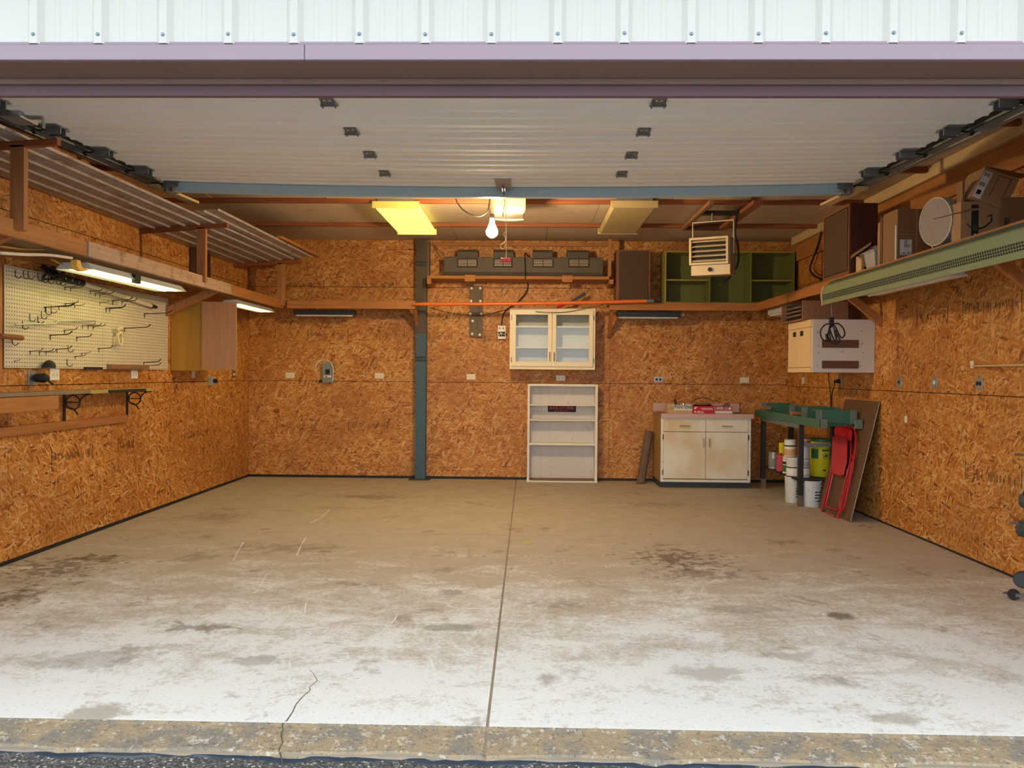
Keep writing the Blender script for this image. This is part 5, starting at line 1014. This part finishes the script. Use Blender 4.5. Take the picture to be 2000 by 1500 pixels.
m.build('wire_mesh', M['gfix'], t, kind='stuff')
MB().loft([[(xg+a*1.03, y, zc_+b*1.03) for a, b in pr] for y in (ye, ye+.012)]).build('end_plate', M['gfix'], t, .003)
ce_ = P(1625, 578, ye-.02); MB().tube(smoothpath([Vector((xg-.055, ye-.05, zc_+.05)), Vector((xg-.07, ye-.045, zc_)), Vector((xg-.064, ye-.04, zc_-.06)), Vector((xg-.06, ye-.03, zc_-.12))]), .004, 6).build('hanging_string', M['rope'], t, smooth=True)
# white light beneath the right shelf
y0, y1 = PX(1858, 555, 2.98).y, PX(1690, 575, 2.98).y
t = thing('shop_light', 'white unlit shop light under the right shelf behind the green fixture', 'shop light', (2.98, 5.5, ZS)); MB().loft([[(2.90, y, 2.085), (2.94, y, 2.12), (3.06, y, 2.12), (3.10, y, 2.085)] for y in (y0, y1)]).build('reflector', M['fixw'], t, .003); m = MB(); m.box(2.95, 3.05, y0, y1, 2.121, 2.158); m.build('housing', M['fixw'], t); MB().cyl((3.0, y0+.03, 2.085), (3.0, y1-.03, 2.085), .013, n=10).build('tube', M['label'], t)
t = thing('shop_light', 'flat pale light fixture tucked under the shelf in the right corner', 'shop light', (2.95, 8.7, ZS)); MB().box(2.85, 3.1, 8.45, 9.3, 2.09, 2.15).build('housing', M['fixw'], t, .004); MB().box(2.87, 3.08, 8.47, 9.28, 2.075, 2.089).build('lens', M['label'], t)

# ================================================================== RIGHT WALL CABINET AND BOX
xf = 2.752; yn = P(1585, 660, 7.5).y; xf = P(1585.5, 680, 7.5).x; a = P(1690, 728, 7.5); zb = P(1640, 727.5, 7.5).z; zt_ = P(1640, 624, 7.5).z; yf3 = PX(1541, 680, xf).y
t = thing('metal_cabinet', 'wall cabinet with two pale yellow doors and white side on the right wall', 'wall cabinet', (XR, 7.8, zb))
MB().box(xf+.004, XR-.002, 7.5, yf3, zb, zt_).build('carcass', M['yl'], t, .003)
MB().box(xf+.002, XR-.003, 7.484, 7.4985, zb, zt_).build('side_panel', M['wpan'], t, .002)
MB().box(xf-.012, xf+.0035, 7.5, yf3, zb, zb+.045).build('bottom_rail', M['yl'], t, .002); MB().box(xf-.012, xf+.0035, 7.5, yf3, zt_-.07, zt_).build('top_rail', M['yl'], t, .002)
ym = (7.515+yf3)/2
for u, v in ((7.52, ym-.002), (ym+.002, yf3-.015)):
    d = MB().box(xf-.014, xf+.0035, u, v, zb+.049, zt_-.074).build('door', M['yl'], t, .002); c = v-.1 if u < ym-.1 else u+.1
    MB().box(xf-.022, xf-.0145, c-.035, c+.035, zt_-.15, zt_-.10).build('pull', M['black'], d, .003)
pz = lambda x, y: P(x, y, 7.484)
for (x0, y0, x1, y1) in ((1605, 664, 1677, 679), (1605, 705, 1677, 719.5)): a, b = pz(x0, y1), pz(x1, y0); MB().box(a.x, b.x, 7.476, 7.4838, a.z, b.z).build('brown_batten', M['brst'], t, .002)
for x, y in ((1597, 649), (1683, 647), (1598, 676), (1684, 671), (1598, 689), (1645, 687), (1686, 689), (1597, 714), (1681, 715)): c = pz(x, y); MB().lathe([(.006, 0), (.006, .002), (0, .003)], c, (0, -1, 0), 8).build('nail_head', M['steeld'], t)
y0 = 7.62; xv = P(1567, 605, y0).x; yfar = PX(1526, 610, xv).y; zz0, zz1 = zt_+.002, ZS-.005; xr2 = P(1657, 605, y0).x
t = thing('slatted_box', 'red plywood box with dark slatted front on top of the wall cabinet', 'wooden box', (xv, y0, zz0)); zz1 = min(zz1, zz0+.19)
MB().box(xv, xr2, y0, y0+.015, zz0, zz1).build('side_panel', M['ply'], t, .002); MB().box(xv, xr2, yfar-.015, yfar, zz0, zz1).build('side_panel', M['ply'], t, .002); MB().box(xv, xr2, y0+.016, yfar-.016, zz0, zz0+.015).build('bottom_panel', M['ply'], t, .002); MB().box(xv+.05, xr2, y0+.016, yfar-.016, zz0+.016, zz1).build('inner_core', M['dark'], t)
for i in range(3): z = zz0+.05+i*.04; MB().box(xv+.02, xv+.03, y0+.1, yfar-.1, z, z+.018).build('slat', M['weath'], t)
# black coiled cable on a chain
YCB = YEND-.03; c = P(1631, 648, YCB); t = thing('coiled_cable', 'black coiled cable on a chain in front of the white cabinet side', 'cable', (c.x, c.y, c.z))
q = lambda x, y, d=0: P(x, y, YCB+d*.5)
ch = [Vector((q(1624, 606).x, YCB, zc_-.101)), q(1624, 611), q(1625, 616), q(1624, 624), q(1624, 632)]; MB().tube(smoothpath(ch), .004, 6).build('chain', M['steeld'], t, smooth=True); m = MB(); p0 = q(1624, 626); m.obox(p0, .04, .03, .06); m.build('clip', M['black'], t, .006)
pts = [q(1624, 633), q(1612, 634, .01), q(1603, 645, .02), q(1604, 658, .02), q(1612, 666, .01), q(1622, 664), q(1619, 645, -.02), q(1624, 634, -.02), q(1632, 648, -.03), q(1640, 664, -.02), q(1634, 669, -.01), q(1627, 660), q(1620, 640), q(1625, 634), q(1636, 632, .01), q(1646, 640, .02), q(1650, 652, .02), q(1644, 660, .01), q(1638, 652, 0), q(1630, 636, 0), q(1622, 640, .01), q(1617, 655, .02), q(1624, 668, .01), q(1634, 672, -.02), q(1642, 664, -.03)]
MB().tube(smoothpath(pts, 5), .0065, 7).build('coil', M['black'], t, smooth=True); m = MB(); m.cyl(q(1614, 652), q(1616, 664), .012, n=8); m.cyl(q(1631, 644, -.03), q(1634, 664, -.03), .014, .009, n=8); m.build('plug_end', M['black'], t)
# dowel, label and tag on the right wall
p0, p1 = PX(1898, 715, XR-.012), PX(2000, 713, XR-.03); p2 = p0+(p1-p0)*1.6; t = thing('wall_dowel', 'thin pale wooden stick held against the right wall', 'stick', tuple(p0)); MB().cyl(p0, p2, .006, .009, 8).build('stick', M['pale'], t)
a, b = PX(1895.5, 719, XR), PX(1902, 705, XR); MB().box(XR-.002, XR-.0006, min(a.y, b.y), max(a.y, b.y), a.z, b.z).build('paper_tag', M['label'], t)
a, b = PX(1767, 825, XR), PX(1772, 813, XR); tag(MB().box(XR-.002, XR-.0006, min(a.y, b.y), max(a.y, b.y), a.z, b.z).build('paper_sticker', M['label']), 'small white paper sticker on the right wall below the seam', 'sticker')
a = PX(1985, 887, XR-.05); tag(MB().tube([PX(1982, 887, XR-.005), PX(2010, 889, XR-.06)], .007, 6).build('wall_peg', M['steeld']), 'dark metal peg sticking out of the right wall at frame edge', 'peg')

# ================================================================== GREEN BENCH AND CANS
t = thing('work_bench', 'green steel trough bench on black legs near the right corner', 'bench', (3.05, 8.7, 0)); XB0, XB1 = 2.82, 3.235
ybk = PX(1474, 800, XB0).y; yfn = PX(1600, 825, XB0).y; zr0 = P(1598, 836, yfn).z; zr1 = zr0+.085
fl_ = PX(1563, 990, 2.85); bl_ = PX(1490, 958, 2.85)
for x, y, px in ((2.855, fl_.y, 0), (2.855, bl_.y, 0), (3.19, fl_.y, 0), (3.19, bl_.y, 0)):
    m = MB(); m.box(x-.025, x+.025, y, y+.006, .12, zr0-.002); m.box(x-.025, x-.019, y+.006, y+.05, .12, zr0-.002); lg = m.build('leg', M['blackm'], t); MB().box(x-.02, x+.03, y+.008, y+.045, 0, .2).build('leg_extension', M['weath'], lg)
m = MB(); m.box(2.822, 2.827, fl_.y, bl_.y+.05, zr0-.045, zr0-.003); m.box(2.8275, 2.87, fl_.y, bl_.y+.05, zr0-.008, zr0-.003); m.build('side_rail', M['steeld'], t)
MB().box(2.885, 3.16, fl_.y, fl_.y+.006, .63, .67).build('cross_rail', M['steeld'], t)
zsf = P(1600, 937, fl_.y).z; MB().box(2.83, 3.22, fl_.y+.05, bl_.y-.002, zsf-.02, zsf).build('lower_shelf', M['dark'], t, .003); MB().box(2.83, 3.22, fl_.y+.008, fl_.y+.049, zsf-.028, zsf).build('shelf_lip', M['blackm'], t)
for x0, x1 in ((XB0, XB0+.006), (XB1-.006, XB1)):
    m = MB(); m.box(x0, x1, yfn, ybk, zr0, zr1); s0, s1 = (x1, x1+.04) if x0 == XB0 else (x0-.04, x0); m.box(s0, s1, yfn, ybk, zr0, zr0+.006); m.build('channel_rail', M['tgreen'], t)
for (pa, pb_, pt_) in ((1488, 803, 787), (1542, 812, 793), (1566, 818, 795), (1594, 820, 801)):
    y = PX(pa, 800, XB0+.01).y; z1 = P(pa, pt_, y).z; z0 = zr0+.035
    cb = MB(); cb.box(XB0+.008, XB1-.008, y, y+.006, z0+.01, z1); cb.box(XB0+.008, XB1-.008, y+.0065, y+.07, z1-.006, z1); o = cb.build('cross_channel', M['tgreen'], t)
    for xx in (XB0+.009, XB1-.069): MB().box(xx, xx+.06, y-.006, y-.0005, z0, z1+.004).build('end_bracket', M['tedge'], o, .002)
for xx, ww in ((XB0+.012, .065), (XB1-.078, .078)): MB().box(xx, xx+ww, yfn-.012, yfn-.001, zr0-.005, zr1).build('end_plate', M['tedge'], t, .004)
MB().box(XB0+.08, XB1-.08, yfn+.2, yfn+.206, zr0+.007, zr1).build('inner_web', M['tgreen'], t)
for px, py0, py1 in ((1487, 799, 793), (1543, 810, 803)):
    y = PX(px, 800, XB0+.012).y-.012; z0 = P(px, py0, y).z; MB().box(XB0+.012, XB0+.012+.1, y-.05, y-.001, z0, z0+.035).build('wood_block', M['beam'], t, .002)
# cans on the lower shelf
ZQ = zsf+.001
def can(name, lab, px, pyb, pyt, hw, y, mats, z0=None, lid=None, bands=(), handle=False):
    z0 = ZQ if z0 is None else z0; c = P(px, (pyb+pyt)/2, y); r = hw*y/F; h = (pyb-pyt)*y/F; c = Vector((c.x, y, z0)); t = thing(name, lab, 'can', tuple(c))
    MB().lathe([(r*.94, 0), (r, .004), (r, .010), (r*.97, .012), (r*.97, h-.012), (r, h-.01), (r, h-.002), (r*.93, h), (r*.9, h-.006), (0, h-.006)], c, n=24).build('can_body', mats, t, smooth=True)
    for i, (b0, b1, mt) in enumerate(bands): MB().lathe([(r*.98, h*b0), (r*.985, h*b0+.001), (r*.985, h*b1-.001), (r*.98, h*b1)], c, n=24).build('label_band', mt, t, smooth=True)
    if lid: MB().lathe([(r*.88, h-.005), (r*.88, h+.002), (r*.5, h+.003), (0, h+.003)], c, n=24).build('lid', lid, t, smooth=True)
    if handle: MB().tube(arc(c+Vector((0, -r*.15, h*.72)), r*1.02, 200, 340, (1, 0, 0), (0, -.35, .94), 12), .003, 6).build('wire_handle', M['steeld'], t, smooth=True)
    return t, c, r, h
can('paint_can', 'small dark grey paint can furthest back on the bench shelf', 1511, 912, 879, 9.5, 9.05, M['steel'], lid=M['blackm'], bands=((.12, .62, M['grey']),))
cr = P(1526, 920, 8.75); t = thing('red_container', 'plain red square container on the bench shelf', 'container', (cr.x, 8.75, ZQ)); MB().poly([(cr.x-.055, 8.75, ZQ), (cr.x+.03, 8.72, ZQ), (cr.x+.055, 8.79, ZQ), (cr.x-.03, 8.84, ZQ)], (0, 0, .195)).build('body', M['red'], t, .008); MB().lathe([(.014, 0), (.014, .012), (0, .013)], (cr.x, 8.78, ZQ+.196), n=12).build('cap', M['red'], t)
zr_ = ZQ+.21
can('spray_can', 'small yellow and white can standing behind the red container', 1528, 886, 866, 6.5, 8.95, M['ybucket'], z0=ZQ+.001, bands=((.1, .5, M['label']),))[0]['category'] = 'can'
bpy.data.objects['spray_can'].scale = (1, 1, 2.6)
y = 8.58; c = P(1545, 900, y); t = thing('paint_carton', 'white and tan rectangular tin stacked among the paint cans', 'tin', (c.x, y, ZQ)); 
can('paint_can', 'white paint can with green and black label on the bench shelf', 1537, 926, 893, 8, 8.62, M['label'], bands=((.1, .5, M['gbucket']), (.55, .7, M['print'])))
bpy.data.objects.remove(t)
q1, cq, rq, hq = can('paint_can', 'white gallon paint can left of the bench leg, wire handle', 1549, 930, 894, 13, 8.42, M['label'], bands=((.1, .40, M['platew']), (.44, .50, M['print']), (.56, .9, M['wbucket'])), handle=True)
zq = ZQ+hq+.005
can('paint_can', 'tan and white can stacked on the gallon can left of the bench leg', 1543, 891, 858, 11, 8.44, M['label'], z0=zq, bands=((.05, .45, M['cgold']), (.6, .68, M['print'])), lid=M['steel'])
q2, cq, rq, hq = can('paint_can', 'pale grey paint can right of the bench leg', 1571, 932, 896, 10.5, 8.3, M['fixw'], bands=((.2, .48, M['platew']), (.52, .56, M['print']), (.62, .85, M['greyp'])), lid=M['steel'])
can('paint_can', 'can with copper rim stacked on the pale grey can', 1571, 894, 857, 11, 8.3, M['fixw'], z0=ZQ+hq+.005, bands=((.68, .96, M['copper']),), lid=M['steel'], handle=True)
# yellow pail
y = 8.44; c = P(1603, 900, y); r = 23*y/F*.98; h = 72*y/F; c = Vector((c.x, y, ZQ)); t = thing('yellow_bucket', 'yellow plastic bucket with green lid and green label on the bench shelf', 'bucket', tuple(c))
MB().lathe([(r*.88, 0), (r*.9, .004), (r*.97, h*.78), (r*1.02, h*.78), (r*1.02, h*.82), (r*.98, h*.83), (r, h*.93), (0, h*.93)], c, n=32).build('bucket_body', M['ybucket'], t, smooth=True)
MB().lathe([(r*1.02, h*.935), (r*1.05, h*.94), (r*1.05, h*.99), (r*.98, h*1.0), (r*.9, h*.985), (0, h*.985)], c, n=32).build('lid', M['gbucket'], t, smooth=True)
def wrap(a0, a1, b0, b1, mt, nm, k=1.004):
    n = 8; rg = []
    for zz_ in (b0, b1):
        rr_ = r*(.9+.07*zz_/.78)*k; rg.append([(c.x+rr_*math.sin(R(a0+(a1-a0)*i/n)), c.y-rr_*math.cos(R(a0+(a1-a0)*i/n)), c.z+h*zz_) for i in range(n+1)])
    m = MB(); m.loft(rg, caps=False, closed=False); return m.build(nm, mt, t, smooth=True)
wrap(-75, -32, .48, .74, M['gbucket'], 'green_label'); wrap(28, 75, .3, .74, M['gbucket'], 'green_label'); wrap(-14, 20, .68, .74, M['gbucket'], 'green_label'); wrap(-8, 6, .16, .2, M['print'], 'print_mark')
pe = Vector((c.x+.01, c.y-r*.955, c.z+h*.56)); MB().tube(arc(pe, .03, 0, 360, (1, 0, 0), (0, -.06, 1), 18), .003, 5).build('round_emblem', M['gbucket'], t); m = MB()
for dx, dz, s1 in ((0, .004, .012), (-.010, -.006, .007), (.011, -.004, .008), (.012, .012, .006)): m.lathe([(s1, 0), (s1, .0015), (0, .0015)], pe+Vector((dx, .0, dz)), (0, -1, 0), 10)
m.build('emblem_figure', M['gbucket'], t)
MB().tube(arc(c+Vector((0, -.02, h*.86)), r*1.06, 190, 350, (1, 0, 0), (0, -.75, .25), 14), .003, 6).build('bail', M['steeld'], t, smooth=True)
# white pails under the bench
for px, pb2, hw, lab, y in ((1549, 986, 16, 'dirty white pail on the floor left of the bench leg', 8.42), (1584.5, 994, 19.5, 'white pail with black printed warnings on the floor right of the bench leg', 8.18)):
    cc = P(px, 960, y); r = hw*y/F; h = 50*y/F; c = Vector((cc.x, y, .001)); t = thing('plastic_pail', lab, 'bucket', tuple(c))
    MB().lathe([(r*.86, 0), (r*.88, .004), (r*.96, h*.76), (r*1.0, h*.77), (r*1.0, h*.81), (r*.97, h*.82), (r*.98, h*.95), (r*1.01, h*.955), (r*1.01, h), (r*.93, h), (r*.9, h*.9), (r*.82, .012), (0, .012)], c, n=28).build('pail_body', M['wbucket'], t, smooth=True)
    MB().tube(arc(c+Vector((0, -.01, h*.84)), r*1.04, 185, 355, (1, 0, 0), (0, -.55, .8 if px < 1560 else .55), 14), .003, 6).build('bail', M['steeld'], t, smooth=True)
    n = 0; rr = random.Random(px)
    for i, zz_ in enumerate((.58, .47, .36, .24)):
        m = MB(); a = R(2); 
        for j in range(9):
            if rr.random() < .15: continue
            an = R(4+j*5.2); r2 = r*(.88+.08*zz_/.76)*1.006; p = c+Vector((r2*math.sin(an), -r2*math.cos(an), h*zz_)); m.obox(p, .0085, .0015, rr.uniform(.008, .016), Matrix.Rotation(an, 3, 'Z'))
        m.build('print_line', M['print'], t)
# brown board leaning on the right wall
nb = PZ(1662, 1020, 0); nt = PX(1719, 785, XR-.004); bt = PX(1653, 779, XR-.012); fb = nb+(bt-nt); fb.z = 0; bt.z = nt.z
t = thing('leaning_board', 'dark brown hardboard sheet leaning on the right wall behind the chair', 'board', tuple(nb)); nv = (fb-nb).cross(nt-nb).normalized()*.012
if nv.x < 0: nv = -nv
MB().poly([nb, nt, bt, fb], -nv).build('sheet', M['hard'], t)
MB().beam(nb.lerp(nt, .004)-nv*.5-(bt-nt).normalized()*.003, nt-nv*.5-(bt-nt).normalized()*.003, .004, .013, (fb-nb)).build('pale_edge', M['galv'], t)  # pale grey strip along the near edge of the sheet
# red folding chair
t = thing('folding_chair', 'red metal folding chair folded flat, leaning on the brown board', 'chair', tuple(PZ(1630, 1010, 0)))
def cp(x, y):  # plane of the folded chair: near bottom y 7.7, top leaning back
    d = ray(x, y); q0 = nb-nv*(1+.035/.012); k = (q0-CAM).dot(nv)/d.dot(nv); return CAM+d*k
def loop(pts, rad, nm): return MB().tube(smoothpath([cp(*p) for p in pts], 5), rad, 8).build(nm, M['red'], t, smooth=True)
loop([(1668, 898), (1672, 860), (1668, 838), (1656, 833), (1641, 832), (1634, 838), (1632, 860), (1629, 900), (1615, 960), (1606, 994), (1608, 1000), (1632, 1010), (1638, 1006), (1645, 980), (1660, 925), (1664, 905), (1667, 898)], .0105, 'outer_frame')
loop([(1664, 888), (1667, 905), (1662, 930), (1650, 985), (1643, 998), (1638, 1002)], .0095, 'rear_leg')
loop([(1630, 912), (1620, 955), (1614, 985), (1618, 990), (1637, 995), (1643, 975), (1653, 930), (1655, 915)], .0085, 'leg_loop')
def panel(pts, nm, off): 
    m = MB(); q = [cp(*p)+nv.normalized()*off for p in pts]; m.poly(q, -nv*.9); return m.build(nm, M['red'], t, .005)
panel([(1635, 834), (1664, 836), (1668, 846), (1666, 862), (1634, 858), (1633, 842)], 'backrest', -.012)
panel([(1632, 854), (1657, 856), (1661, 862), (1660, 900), (1653, 930), (1645, 931), (1633, 926), (1630, 918), (1631, 880)], 'seat_panel', -.024)
loop([(1634, 853), (1656, 855), (1661, 862), (1661, 895), (1654, 929), (1650, 932), (1632, 925)], .008, 'seat_rim')
MB().cyl(cp(1624, 916)-nv*1.2, cp(1624, 916)+nv*.5, .014, n=10).build('pivot', M['red'], t)
for p in ((1609, 999), (1632, 1010)): MB().cyl(cp(*p)+Vector((-.012, 0, 0)), cp(*p)+Vector((.012, .004, 0)), .013, n=8).build('foot_cap', M['kick'], t)
# wheeled black cart at the frame edge
yc = 4.82; fl0 = PZ(1976, 1172, 0)
t = thing('folding_cart', 'black wheeled folding cart standing at the right frame edge', 'cart', (fl0.x, fl0.y, 0)); y = fl0.y
m = MB(); cc = Vector((fl0.x+.012, y, .0345)); m.lathe([(.012, -.012), (.032, -.012), (.034, -.006), (.034, .006), (.032, .012), (.012, .012)], cc, (.35, .93, 0), 18); m.build('caster_wheel', M['black'], t, smooth=True)
MB().beam(cc+Vector((.0, -.016, .0)), cc+Vector((.22, -.05, -.004)), .012, .02).build('caster_arm', M['steeld'], t, .002)
c2 = P(2002, 1134, y); MB().lathe([(.0, -.02), (.045, -.02), (.052, -.01), (.052, .01), (.045, .02), (0, .02)], (c2.x, y+.02, c2.z), (.6, .8, 0), 20).build('wheel_hub', M['kick'], t, smooth=True)
for py, rr_ in ((1034, .055), (977, .045)):
    c3 = P(2004 if py > 1000 else 2006, py, y); MB().lathe([(0, -.05), (rr_*.75, -.045), (rr_, -.02), (rr_, .02), (rr_*.7, .05), (0, .052)], c3, (.2, .3, 1), 8).build('knob', M['kick'], t, .004)
m = MB(); c3 = P(2012, 955, y); m.tube([Vector((c3.x, y, .06)), Vector((c3.x, y, .75))], .016, 10); m.build('upright_tube', M['blackm'], t); MB().tube([P(1972, 1020, y), P(1999, 1026, y)], .007, 6).build('lever', M['steeld'], t); MB().tube([P(1993, 965, y), P(2002, 950, y), Vector((c3.x, y, .8))], .008, 6).build('strap', M['cside'], t)
a = PZ(1958, 1160, 0); tag(MB().poly([(a.x, a.y, .0), (a.x+.09, a.y-.03, 0), (a.x+.1, a.y+.02, 0), (a.x+.04, a.y+.03, 0)], (0, 0, .008)).build('wood_scrap', M['weath']), 'flat wood scrap on the floor beside the black cart', 'wood scrap')
# leaf on the floor
c = PZ(1030, 1061, 0); tag(MB().poly([(c.x-.045, c.y, .001), (c.x-.02, c.y-.03, .001), (c.x-.005, c.y-.012, .001), (c.x+.03, c.y-.025, .001), (c.x+.04, c.y+.005, .001), (c.x+.015, c.y+.012, .001), (c.x, c.y+.035, .001), (c.x-.018, c.y+.014, .001)], (0, 0, .004)).build('fallen_leaf', M['leaf']), 'yellow-green leaf lying on the concrete floor', 'leaf')
